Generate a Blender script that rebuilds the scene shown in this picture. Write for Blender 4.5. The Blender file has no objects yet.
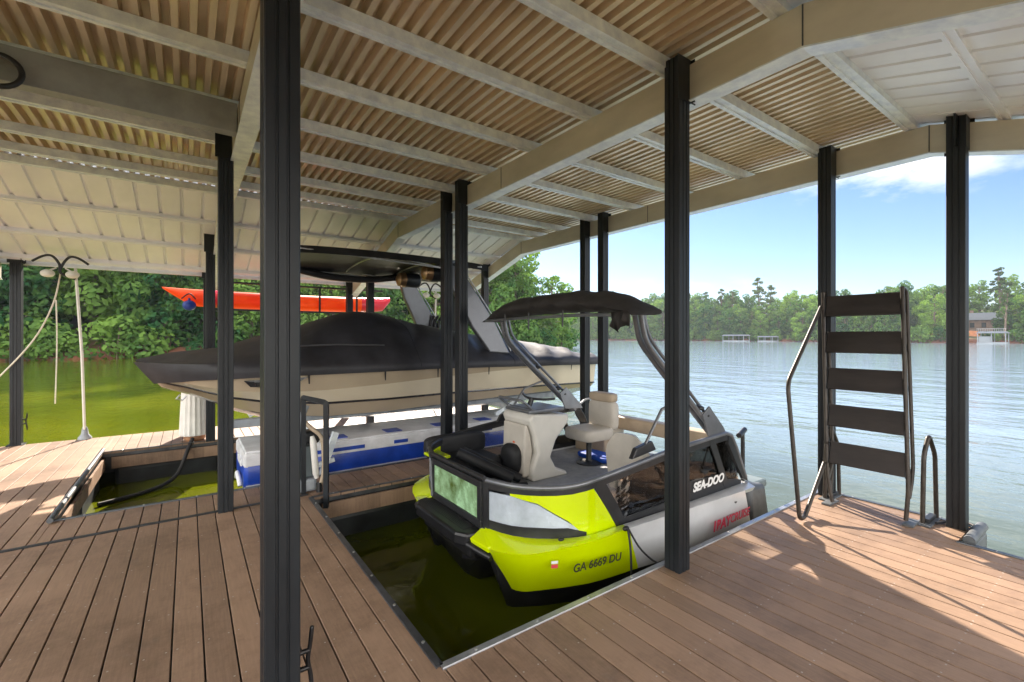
import bpy, bmesh, math, random
from mathutils import Vector, Matrix
R = math.radians
rnd = random.Random(7)
sc = bpy.context.scene
col = sc.collection

# ------------------------------------------------------------------ camera
YAW = math.atan(324/454.7)
cam_d = bpy.data.cameras.new('camera'); cam = bpy.data.objects.new('camera', cam_d); col.objects.link(cam)
cam.location = (0, 0, 1.7); cam.rotation_euler = (R(90), 0, -YAW)
cam_d.sensor_width = 36; cam_d.lens = 36*454.7/1024; cam_d.shift_y = -4/1024
cam_d.clip_start = .05; cam_d.clip_end = 4000
sc.camera = cam
# ------------------------------------------------------------------ sun, sky, exposure
SUN = Vector((.39, .92, .61)).normalized()
sd = bpy.data.lights.new('sun', 'SUN'); sd.energy = 5; sd.angle = R(.5); sd.color = (1, .88, .74)
so = bpy.data.objects.new('sun', sd); col.objects.link(so); so.rotation_euler = SUN.to_track_quat('Z', 'Y').to_euler()
w = bpy.data.worlds.new('World'); sc.world = w; w.use_nodes = True
nt = w.node_tree; nt.nodes.clear()
def wn(t, **k):
    n = nt.nodes.new(t)
    for a, b in k.items(): setattr(n, a, b)
    return n
sky = wn('ShaderNodeTexSky', sky_type='NISHITA', sun_disc=False)
sky.sun_elevation = math.asin(SUN.z); sky.sun_rotation = math.atan2(SUN.x, SUN.y)
sky.air_density = 1.0; sky.dust_density = .25; sky.ozone_density = 1.5
FILL_CLOUD = 26
# a few small fair-weather clouds low over the lake
tc = wn('ShaderNodeTexCoord'); mp = wn('ShaderNodeMapping'); mp.inputs['Scale'].default_value = (3, 3, 8)
no = wn('ShaderNodeTexNoise'); no.inputs['Scale'].default_value = 2.6; no.inputs['Detail'].default_value = 7; no.inputs['Roughness'].default_value = .6
rp = wn('ShaderNodeValToRGB'); rp.color_ramp.elements[0].position = .56; rp.color_ramp.elements[1].position = .74
sp = wn('ShaderNodeSeparateXYZ')
def mask(vec, sx, sz):      # soft elliptical window round one direction
    d = wn('ShaderNodeVectorMath', operation='SUBTRACT'); d.inputs[1].default_value = vec
    nt.links.new(tc.outputs['Generated'], d.inputs[0])
    m = wn('ShaderNodeVectorMath', operation='MULTIPLY'); m.inputs[1].default_value = (1/sx, 1/sx, 1/sz)
    nt.links.new(d.outputs[0], m.inputs[0])
    l = wn('ShaderNodeVectorMath', operation='LENGTH'); nt.links.new(m.outputs[0], l.inputs[0])
    r = wn('ShaderNodeMapRange'); r.inputs[1].default_value = 0; r.inputs[2].default_value = 1; r.inputs[3].default_value = 1; r.inputs[4].default_value = 0
    nt.links.new(l.outputs['Value'], r.inputs[0]); return r
def pdir(px, py):
    r_, u_ = (px-512)/454.7, (337-py)/454.7
    return Vector((math.cos(YAW)*r_+math.sin(YAW), -math.sin(YAW)*r_+math.cos(YAW), u_)).normalized()
m1 = mask(pdir(912, 165), .26, .07); m2 = mask(pdir(690, 285), .4, .03)
mx = wn('ShaderNodeMath', operation='MAXIMUM'); nt.links.new(m1.outputs[0], mx.inputs[0])
half = wn('ShaderNodeMath', operation='MULTIPLY'); half.inputs[1].default_value = .35; nt.links.new(m2.outputs[0], half.inputs[0])
nt.links.new(half.outputs[0], mx.inputs[1])
nt.links.new(tc.outputs['Generated'], mp.inputs[0]); nt.links.new(mp.outputs[0], no.inputs[0])
ad = wn('ShaderNodeMath', operation='MULTIPLY_ADD'); ad.inputs[1].default_value = .45; ad.inputs[2].default_value = -.06
nt.links.new(mx.outputs[0], ad.inputs[0])
su = wn('ShaderNodeMath', operation='ADD'); nt.links.new(no.outputs[0], su.inputs[0]); nt.links.new(ad.outputs[0], su.inputs[1])
mu = wn('ShaderNodeMath', operation='MULTIPLY'); nt.links.new(su.outputs[0], rp.inputs[0])
nt.links.new(rp.outputs[0], mu.inputs[0]); nt.links.new(mx.outputs[0], mu.inputs[1])
mixc = wn('ShaderNodeMix', data_type='RGBA'); mixc.inputs['B'].default_value = (9, 9.2, 9.6, 1)
nt.links.new(mu.outputs[0], mixc.inputs['Factor']); hs = wn('ShaderNodeHueSaturation'); hs.inputs['Saturation'].default_value = 1.1; nt.links.new(sky.outputs[0], hs.inputs['Color']); tn = wn('ShaderNodeMix', data_type='RGBA', blend_type='MULTIPLY'); tn.inputs['Factor'].default_value = 1; tn.inputs['B'].default_value = (.86, .95, 1.16, 1)
nt.links.new(hs.outputs[0], tn.inputs['A']); nt.links.new(tn.outputs['Result'], mixc.inputs['A'])
bg = wn('ShaderNodeBackground'); bg.inputs['Strength'].default_value = .05
wo = wn('ShaderNodeOutputWorld')
# unseen bright cloud bank, added behind the camera to lighten the shaded dock
dt = wn('ShaderNodeVectorMath', operation='DOT_PRODUCT'); dt.inputs[1].default_value = Vector((-.55, -.78, .30)).normalized(); nt.links.new(tc.outputs['Generated'], dt.inputs[0])
n3 = wn('ShaderNodeTexNoise'); n3.inputs['Scale'].default_value = 3.2; n3.inputs['Detail'].default_value = 8; nt.links.new(tc.outputs['Generated'], n3.inputs[0])
c1 = wn('ShaderNodeMath', operation='MULTIPLY_ADD'); c1.inputs[1].default_value = .8; nt.links.new(n3.outputs[0], c1.inputs[0]); nt.links.new(dt.outputs['Value'], c1.inputs[2])
c2 = wn('ShaderNodeMapRange', interpolation_type='SMOOTHSTEP'); c2.inputs[1].default_value = .55; c2.inputs[2].default_value = .85; nt.links.new(c1.outputs[0], c2.inputs[0])
bank = wn('ShaderNodeMix', data_type='RGBA'); bank.inputs['B'].default_value = (FILL_CLOUD, FILL_CLOUD*.97, FILL_CLOUD*.92, 1)
nt.links.new(c2.outputs[0], bank.inputs['Factor']); nt.links.new(mixc.outputs['Result'], bank.inputs['A'])
nt.links.new(bank.outputs['Result'], bg.inputs[0]); nt.links.new(bg.outputs[0], wo.inputs[0])
sc.view_settings.view_transform = 'Standard'; sc.view_settings.look = 'None'
sc.view_settings.exposure = 1.65; sc.view_settings.gamma = 1; sc.view_settings.use_curve_mapping = False
sc.cycles.max_bounces = 10; sc.cycles.diffuse_bounces = 6; sc.cycles.transparent_max_bounces = 16

# ------------------------------------------------------------------ materials
MT = {}
def mat(name, c, rough=.5, metal=0, var=.12, scale=6, stretch=(1,1,1), bump=0, bscale=None, spec=.5, c2=None, alpha=None, coat=0, dirt=None):
    m = bpy.data.materials.new(name); m.use_nodes = True; t = m.node_tree; n = t.nodes; b = n['Principled BSDF']; L = t.links.new
    b.inputs['Roughness'].default_value = rough; b.inputs['Metallic'].default_value = metal
    b.inputs['Specular IOR Level'].default_value = spec; b.inputs['Coat Weight'].default_value = coat
    co = n.new('ShaderNodeTexCoord'); mp = n.new('ShaderNodeMapping'); mp.inputs['Scale'].default_value = stretch
    L(co.outputs['Object'], mp.inputs[0])
    no = n.new('ShaderNodeTexNoise'); no.inputs['Scale'].default_value = scale; no.inputs['Detail'].default_value = 6; no.inputs['Roughness'].default_value = .62
    L(mp.outputs[0], no.inputs[0])
    rp = n.new('ShaderNodeValToRGB'); e = rp.color_ramp.elements
    a = [max(0, x*(1-var*1.6)) for x in c]; z = [min(1, x*(1+var*1.6)) for x in (c2 or c)]
    e[0].position = .3; e[0].color = (*a, 1); e[1].position = .7; e[1].color = (*z, 1)
    L(no.outputs[0], rp.inputs[0]); L(rp.outputs[0], b.inputs['Base Color'])
    rr = n.new('ShaderNodeMapRange'); rr.inputs[3].default_value = max(0, rough-.08); rr.inputs[4].default_value = min(1, rough+.1)
    L(no.outputs[0], rr.inputs[0]); L(rr.outputs[0], b.inputs['Roughness'])
    if bump:
        n2 = n.new('ShaderNodeTexNoise'); n2.inputs['Scale'].default_value = bscale or scale*6; n2.inputs['Detail'].default_value = 4
        L(mp.outputs[0], n2.inputs[0])
        bp = n.new('ShaderNodeBump'); bp.inputs['Strength'].default_value = bump; bp.inputs['Distance'].default_value = .01
        L(n2.outputs[0], bp.inputs['Height']); L(bp.outputs[0], b.inputs['Normal'])
    MT[name] = m; return m
mat('post_paint', (.014,.017,.021), .42, .0, .3, 3, (1,1,.3), .05, 60, spec=.35)
mat('beam', (.66,.62,.52), .36, .25, .1, 2.2, (1,.4,1), .04)
mat('galvanised', (.78,.86,.98), .34, .12, .12, 9, (1,1,1), .05)
mat('roof_sheet', (.74,.63,.47), .32, .35, .14, 1.4, (1,.3,1), .03)
mat('header_grey', (.30,.31,.30), .5, .1, .15, 3)
mat('white_sheet', (.86,.89,.98), .35, .05, .06, 1.5, (1,.4,1), .03)
mat('dark_metal', (.025,.027,.03), .42, .2, .25, 8)
mat('bronze_metal', (.05,.042,.036), .4, .35, .25, 10)
mat('tread_dark', (.030,.024,.022), .5, .1, .25, 10, (1,.2,1), .1)
mat('trim_metal', (.10,.105,.115), .35, .6, .25, 6)
mat('bright_trim', (.42,.43,.45), .35, .7, .15, 6)
mat('bolt', (.55,.55,.55), .3, .9, .05)
mat('black_plastic', (.012,.012,.014), .38, 0, .3, 5, bump=.1, bscale=80)
mat('float_plastic', (.015,.018,.02), .45, 0, .5, 3, bump=.1)
mat('lime', (.62,.78,.0), .16, 0, .03, 2, coat=.6)
mat('boat_grey', (.60,.61,.63), .22, 0, .05, 3, coat=.4)
mat('pale_panel', (.50,.56,.64), .25, 0, .15, 4, coat=.3)
mat('rail_black', (.03,.031,.034), .33, .2, .2, 5)
mat('rail_grey', (.20,.21,.23), .32, .5, .12, 5)
mat('deck_grey', (.28,.29,.31), .75, 0, .1, 14, bump=.15, bscale=120)
mat('cream', (.56,.52,.46), .5, 0, .06, 5, bump=.08, bscale=60)
mat('tan_vinyl', (.45,.36,.26), .5, 0, .08, 5, bump=.08, bscale=60)
mat('console_white', (.68,.66,.61), .35, 0, .04, 4)
mat('blue_cloth', (.01,.08,.5), .6, 0, .15, 8, bump=.1)
mat('orange', (.8,.12,.02), .5, 0, .1, 5)
mat('canvas', (.030,.027,.026), .75, 0, .25, 7, bump=.35, bscale=9)
mat('cover_cloth', (.026,.026,.032), .55, 0, .35, 2.5, bump=.9, bscale=4)
mat('black_cloth', (.012,.013,.016), .6, 0, .3, 5, bump=.5, bscale=10)
mat('hull_tan', (.44,.36,.255), .22, .15, .05, 1.2, coat=.5)
mat('hull_light', (.66,.58,.44), .22, .1, .05, 1.2, coat=.5)
mat('hull_dark', (.02,.02,.024), .25, 0, .2, 2, coat=.4)
mat('tower_grey', (.12,.125,.14), .3, .4, .12, 3, coat=.3)
mat('copper', (.30,.18,.09), .35, .6, .15, 4)
mat('lift_blue', (.012,.06,.42), .35, 0, .25, 3, coat=.2)
mat('lift_white', (.80,.81,.84), .35, 0, .12, 3)
mat('box_grey', (.16,.20,.21), .45, 0, .1, 4)
mat('pipe_white', (.75,.74,.70), .4, 0, .06, 6)
mat('rope', (.66,.62,.52), .8, 0, .12, 40, bump=.3)
mat('kayak_red', (.85,.045,.012), .5, 0, .1, 1, c2=(.9,.17,.015))
def translucent(name, f, c):
    t = MT[name].node_tree; n = t.nodes; o = n['Material Output']; b = n['Principled BSDF']; tl = n.new('ShaderNodeBsdfTranslucent'); tl.inputs[0].default_value = (*c,1)
    mx = n.new('ShaderNodeMixShader'); mx.inputs[0].default_value = f; t.links.new(b.outputs[0], mx.inputs[1]); t.links.new(tl.outputs[0], mx.inputs[2]); t.links.new(mx.outputs[0], o.inputs[0])
translucent('kayak_red', .28, (1,.14,.02))
mat('kayak_pink', (.75,.02,.05), .3, 0, .1, 2, coat=.3)
mat('buoy_blue', (.01,.04,.3), .35, 0, .1, 5)
mat('rubber', (.02,.02,.022), .6, 0, .2, 8)
mat('weathered_grey', (.30,.33,.36), .55, .1, .15, 8, bump=.1)
mat('ring_brown', (.35,.18,.09), .5, 0, .25, 8)
mat('text_white', (.8,.8,.8), .4, 0, .02)
mat('text_dark', (.06,.07,.02), .4, 0, .02)
mat('text_red', (.6,.03,.08), .4, 0, .15, 20)
mat('sticker_red', (.7,.08,.09), .4, 0, .02)
mat('sticker_white', (.8,.8,.8), .4, 0, .02)
mat('far_roof', (.22,.24,.28), .5, .2, .08)
mat('far_wall', (.17,.11,.08), .7, 0, .2, 1)
mat('far_white', (.36,.36,.36), .6, 0, .05)
mat('window_dark', (.02,.025,.03), .1, 0, .1)
mat('bark', (.13,.095,.07), .85, 0, .3, 3, (1,1,.25), .4)
# trodden composite boards: every board a shade of its own, grain along its length
def deck_material(name, tint):
    m = bpy.data.materials.new(name); m.use_nodes = True; t = m.node_tree; n = t.nodes; b = n['Principled BSDF']; L = t.links.new
    co = n.new('ShaderNodeNewGeometry'); sx = n.new('ShaderNodeSeparateXYZ'); L(co.outputs['Position'], sx.inputs[0])
    dv = n.new('ShaderNodeMath'); dv.operation = 'DIVIDE'; dv.inputs[1].default_value = PITCH; L(sx.outputs[0], dv.inputs[0])
    of = n.new('ShaderNodeMath'); of.operation = 'ADD'; of.inputs[1].default_value = .5; L(dv.outputs[0], of.inputs[0])
    fl = n.new('ShaderNodeMath'); fl.operation = 'FLOOR'; L(of.outputs[0], fl.inputs[0])
    wh = n.new('ShaderNodeTexWhiteNoise'); wh.noise_dimensions = '1D'; L(fl.outputs[0], wh.inputs['W'])
    mp = n.new('ShaderNodeMapping'); mp.inputs['Scale'].default_value = (14, 1.0, 1); L(co.outputs['Position'], mp.inputs[0])
    g = n.new('ShaderNodeTexNoise'); g.inputs['Scale'].default_value = 5; g.inputs['Detail'].default_value = 8; g.inputs['Roughness'].default_value = .65; L(mp.outputs[0], g.inputs[0])
    s = n.new('ShaderNodeTexNoise'); s.inputs['Scale'].default_value = 1.3; s.inputs['Detail'].default_value = 7; s.inputs['Roughness'].default_value = .7; L(co.outputs['Position'], s.inputs[0])
    r = n.new('ShaderNodeValToRGB'); e = r.color_ramp.elements
    e[0].position = .25; e[0].color = (*[x*.62 for x in tint], 1); e[1].position = .75; e[1].color = (*[min(1, x*1.28) for x in tint], 1)
    a1 = n.new('ShaderNodeMath'); a1.operation = 'MULTIPLY_ADD'; a1.inputs[1].default_value = .34; L(wh.outputs['Value'], a1.inputs[0]); a1.inputs[1].default_value = .26
    a2 = n.new('ShaderNodeMath'); a2.operation = 'MULTIPLY_ADD'; a2.inputs[1].default_value = .45; L(g.outputs[0], a2.inputs[0])
    a3 = n.new('ShaderNodeMath'); a3.operation = 'MULTIPLY'; a3.inputs[1].default_value = .25; L(s.outputs[0], a3.inputs[0])
    L(a3.outputs[0], a2.inputs[2]); L(a2.outputs[0], a1.inputs[2]); L(a1.outputs[0], r.inputs[0])
    # pale scuffs
    s2 = n.new('ShaderNodeTexNoise'); s2.inputs['Scale'].default_value = 2.1; s2.inputs['Detail'].default_value = 10; s2.inputs['Roughness'].default_value = .75; L(co.outputs['Position'], s2.inputs[0])
    r2 = n.new('ShaderNodeValToRGB'); r2.color_ramp.elements[0].position = .60; r2.color_ramp.elements[1].position = .78
    L(s2.outputs[0], r2.inputs[0])
    f = n.new('ShaderNodeMath'); f.operation = 'MULTIPLY'; f.inputs[1].default_value = .4; L(r2.outputs[0], f.inputs[0])
    mixn = n.new('ShaderNodeMix'); mixn.data_type = 'RGBA'; mixn.inputs['B'].default_value = (.34,.30,.27,1)
    L(f.outputs[0], mixn.inputs['Factor']); L(r.outputs[0], mixn.inputs['A'])
    def mth(op, a, b_=None, c=None):
        k = n.new('ShaderNodeMath'); k.operation = op
        for i, v in enumerate((a, b_, c)):
            if v is None: continue
            if isinstance(v, (int, float)): k.inputs[i].default_value = v
            else: L(v, k.inputs[i])
        return k.outputs[0]
    du = mth('SUBTRACT', mth('MULTIPLY', mth('ABSOLUTE', mth('SUBTRACT', mth('FRACT', of.outputs[0]), .5)), PITCH), .047)   # two screws per board on every joist
    dy = mth('MULTIPLY', mth('SUBTRACT', mth('FRACT', mth('DIVIDE', sx.outputs[1], .41)), .5), .41)
    dd = mth('SQRT', mth('ADD', mth('MULTIPLY', du, du), mth('MULTIPLY', dy, dy)))
    scw = n.new('ShaderNodeMix'); scw.data_type = 'RGBA'; scw.inputs['B'].default_value = (.42,.38,.34,1)
    L(mth('LESS_THAN', dd, .0048), scw.inputs['Factor'])
    s3 = n.new('ShaderNodeTexNoise'); s3.inputs['Scale'].default_value = .9; s3.inputs['Detail'].default_value = 9; s3.inputs['Roughness'].default_value = .8; L(co.outputs['Position'], s3.inputs[0])
    r3 = n.new('ShaderNodeValToRGB'); r3.color_ramp.elements[0].position = .38; r3.color_ramp.elements[0].color = (.62,.6,.58,1); r3.color_ramp.elements[1].position = .52; r3.color_ramp.elements[1].color = (1,1,1,1); L(s3.outputs[0], r3.inputs[0])
    st = n.new('ShaderNodeMix'); st.data_type = 'RGBA'; st.blend_type = 'MULTIPLY'; st.inputs['Factor'].default_value = .8; L(mixn.outputs['Result'], st.inputs['A']); L(r3.outputs[0], st.inputs['B'])
    L(st.outputs['Result'], scw.inputs['A']); L(scw.outputs['Result'], b.inputs['Base Color'])
    rr = n.new('ShaderNodeMapRange'); rr.inputs[3].default_value = .42; rr.inputs[4].default_value = .7; L(s.outputs[0], rr.inputs[0]); L(rr.outputs[0], b.inputs['Roughness'])
    bp = n.new('ShaderNodeBump'); bp.inputs['Strength'].default_value = .18; bp.inputs['Distance'].default_value = .004; L(g.outputs[0], bp.inputs['Height']); L(bp.outputs[0], b.inputs['Normal'])
    MT[name] = m
PITCH = .1435
deck_material('deck_board', (.32,.208,.138))
def glass(name, tint, op, rough=.03):
    m = bpy.data.materials.new(name); m.use_nodes = True; t = m.node_tree; n = t.nodes; n.clear(); L = t.links.new
    o = n.new('ShaderNodeOutputMaterial'); tr = n.new('ShaderNodeBsdfTransparent'); tr.inputs[0].default_value = (*tint, 1)
    gl = n.new('ShaderNodeBsdfGlossy'); gl.inputs['Roughness'].default_value = rough; gl.inputs[0].default_value = (.9,.9,.9,1)
    fr = n.new('ShaderNodeFresnel'); fr.inputs[0].default_value = 1.32
    no = n.new('ShaderNodeTexNoise'); no.inputs['Scale'].default_value = 4
    bp = n.new('ShaderNodeBump'); bp.inputs['Strength'].default_value = .09; bp.inputs['Distance'].default_value = .03
    L(no.outputs[0], bp.inputs['Height']); L(bp.outputs[0], gl.inputs['Normal'])
    ad = n.new('ShaderNodeMath'); ad.operation = 'ADD'; ad.inputs[1].default_value = op; L(fr.outputs[0], ad.inputs[0])
    mx = n.new('ShaderNodeMixShader'); L(ad.outputs[0], mx.inputs[0]); L(tr.outputs[0], mx.inputs[1]); L(gl.outputs[0], mx.inputs[2]); L(mx.outputs[0], o.inputs[0])
    MT[name] = m
glass('clear_vinyl', (.90,.90,.88), .05)
mat('grey_dark', (.11,.12,.13), .5, .1, .2, 8)
glass('gate_glass', (.50,.85,.55), .1)
mat('green_reflection', (.25,.40,.08), .25, 0, .4, 6, c2=(.30,.50,.30), coat=.4)  # greens of the gate's reflection, painted as the pane colour
def water_material():
    m = bpy.data.materials.new('lake_water'); m.use_nodes = True; t = m.node_tree; n = t.nodes; b = n['Principled BSDF']; L = t.links.new
    g = n.new('ShaderNodeNewGeometry')
    b.inputs['Roughness'].default_value = .04; b.inputs['IOR'].default_value = 1.33
    s = n.new('ShaderNodeTexNoise'); s.inputs['Scale'].default_value = .35; s.inputs['Detail'].default_value = 4; L(g.outputs['Position'], s.inputs[0])
    r = n.new('ShaderNodeValToRGB'); e = r.color_ramp.elements
    e[0].position = .35; e[0].color = (.075,.092,.003,1); e[1].position = .7; e[1].color = (.118,.132,.006,1)
    L(s.outputs[0], r.inputs[0])
    sq = n.new('ShaderNodeSeparateXYZ'); L(g.outputs['Position'], sq.inputs[0])   # algae-green cove; open lake paler, sky reflection painted into its colour
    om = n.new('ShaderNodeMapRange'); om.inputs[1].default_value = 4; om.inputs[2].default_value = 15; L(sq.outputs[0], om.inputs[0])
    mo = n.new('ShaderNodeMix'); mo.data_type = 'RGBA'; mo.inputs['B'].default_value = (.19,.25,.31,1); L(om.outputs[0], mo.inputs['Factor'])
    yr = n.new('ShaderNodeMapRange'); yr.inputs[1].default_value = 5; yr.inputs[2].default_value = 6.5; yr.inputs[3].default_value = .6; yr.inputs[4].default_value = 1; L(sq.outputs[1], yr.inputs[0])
    mq = n.new('ShaderNodeMix'); mq.data_type = 'RGBA'; mq.blend_type = 'MULTIPLY'; mq.inputs['Factor'].default_value = 1   # dock shade painted in: near-slip water tinted darker
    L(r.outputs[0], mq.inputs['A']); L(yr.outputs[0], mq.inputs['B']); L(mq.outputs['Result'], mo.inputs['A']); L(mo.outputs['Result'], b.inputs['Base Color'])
    # ripples grow from the sheltered slips to the open lake
    sx = n.new('ShaderNodeSeparateXYZ'); L(g.outputs['Position'], sx.inputs[0])
    op = n.new('ShaderNodeMapRange'); op.inputs[1].default_value = 3; op.inputs[2].default_value = 14; op.inputs[3].default_value = .10; op.inputs[4].default_value = 1
    L(sx.outputs[0], op.inputs[0])
    oy = n.new('ShaderNodeMapRange'); oy.inputs[1].default_value = 9; oy.inputs[2].default_value = 18; oy.inputs[3].default_value = .18; oy.inputs[4].default_value = .38
    L(sx.outputs[1], oy.inputs[0])
    om2 = n.new('ShaderNodeMath'); om2.operation = 'MAXIMUM'; L(op.outputs[0], om2.inputs[0]); L(oy.outputs[0], om2.inputs[1]); op = om2
    prev = None
    for sc_, st, dist in ((2.4,(1,.6,1),.05), (.45,(1,.5,1),.16), (7,(1,.8,1),.012)):
        mp = n.new('ShaderNodeMapping'); mp.inputs['Scale'].default_value = st; mp.inputs['Rotation'].default_value = (0,0,R(20)); L(g.outputs['Position'], mp.inputs[0])
        no = n.new('ShaderNodeTexNoise'); no.inputs['Scale'].default_value = sc_; no.inputs['Detail'].default_value = 3; L(mp.outputs[0], no.inputs[0])
        bp = n.new('ShaderNodeBump'); bp.inputs['Distance'].default_value = dist; L(op.outputs[0], bp.inputs['Strength']); L(no.outputs[0], bp.inputs['Height'])
        if prev: L(prev.outputs[0], bp.inputs['Normal'])
        prev = bp
    L(prev.outputs[0], b.inputs['Normal']); MT['water'] = m
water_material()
def leaf_material(name, a, b_, trans=.35):
    m = bpy.data.materials.new(name); m.use_nodes = True; t = m.node_tree; n = t.nodes; n.clear(); L = t.links.new
    o = n.new('ShaderNodeOutputMaterial'); oi = n.new('ShaderNodeObjectInfo'); g = n.new('ShaderNodeNewGeometry')
    no = n.new('ShaderNodeTexNoise'); no.inputs['Scale'].default_value = .55; no.inputs['Detail'].default_value = 5; L(g.outputs['Position'], no.inputs[0])
    ri = n.new('ShaderNodeMath'); ri.operation = 'MULTIPLY_ADD'; ri.inputs[1].default_value = .5; L(oi.outputs['Random'], ri.inputs[0])
    sb = n.new('ShaderNodeMath'); sb.operation = 'MULTIPLY_ADD'; sb.inputs[1].default_value = 1.3; sb.inputs[2].default_value = -.4; L(no.outputs[0], sb.inputs[0]); L(sb.outputs[0], ri.inputs[2])
    r = n.new('ShaderNodeValToRGB'); e = r.color_ramp.elements; e[0].position = .22; e[0].color = (*a,1); e[1].position = .80; e[1].color = (*b_,1); L(ri.outputs[0], r.inputs[0])
    d = n.new('ShaderNodeBsdfDiffuse'); tl = n.new('ShaderNodeBsdfTranslucent'); L(r.outputs[0], d.inputs[0])
    br = n.new('ShaderNodeMix'); br.data_type = 'RGBA'; br.blend_type = 'MULTIPLY'; br.inputs['Factor'].default_value = 1; br.inputs['B'].default_value = (1.5,1.5,.6,1); L(r.outputs[0], br.inputs['A']); L(br.outputs['Result'], tl.inputs[0])
    mx = n.new('ShaderNodeMixShader'); mx.inputs[0].default_value = trans; L(d.outputs[0], mx.inputs[1]); L(tl.outputs[0], mx.inputs[2]); L(mx.outputs[0], o.inputs[0]); MT[name] = m
leaf_material('leaf', (.028,.09,.036), (.16,.27,.06))
leaf_material('leaf_pine', (.022,.055,.022), (.07,.11,.03), .25)
def ground_material():
    m = bpy.data.materials.new('bank'); m.use_nodes = True; t = m.node_tree; n = t.nodes; b = n['Principled BSDF']; L = t.links.new
    b.inputs['Roughness'].default_value = .95; g = n.new('ShaderNodeNewGeometry'); sx = n.new('ShaderNodeSeparateXYZ'); L(g.outputs['Position'], sx.inputs[0])
    no = n.new('ShaderNodeTexNoise'); no.inputs['Scale'].default_value = .4; no.inputs['Detail'].default_value = 8; L(g.outputs['Position'], no.inputs[0])
    ad = n.new('ShaderNodeMath'); ad.operation = 'MULTIPLY_ADD'; ad.inputs[1].default_value = 3.0; L(no.outputs[0], ad.inputs[0]); L(sx.outputs[2], ad.inputs[2])
    r = n.new('ShaderNodeValToRGB'); e = r.color_ramp.elements; e[0].position = .0; e[0].color = (.15,.055,.032,1); e[1].position = 1; e[1].color = (.05,.06,.02,1)
    e.new(.3).color = (.17,.07,.04,1); e.new(.6).color = (.07,.07,.025,1)
    mr = n.new('ShaderNodeMapRange'); mr.inputs[1].default_value = .8; mr.inputs[2].default_value = 4.5; L(ad.outputs[0], mr.inputs[0]); L(mr.outputs[0], r.inputs[0]); L(r.outputs[0], b.inputs['Base Color']); MT['bank'] = m
ground_material()
mat('red_clay', (.42,.16,.07), .95, 0, .2, 1)

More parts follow.
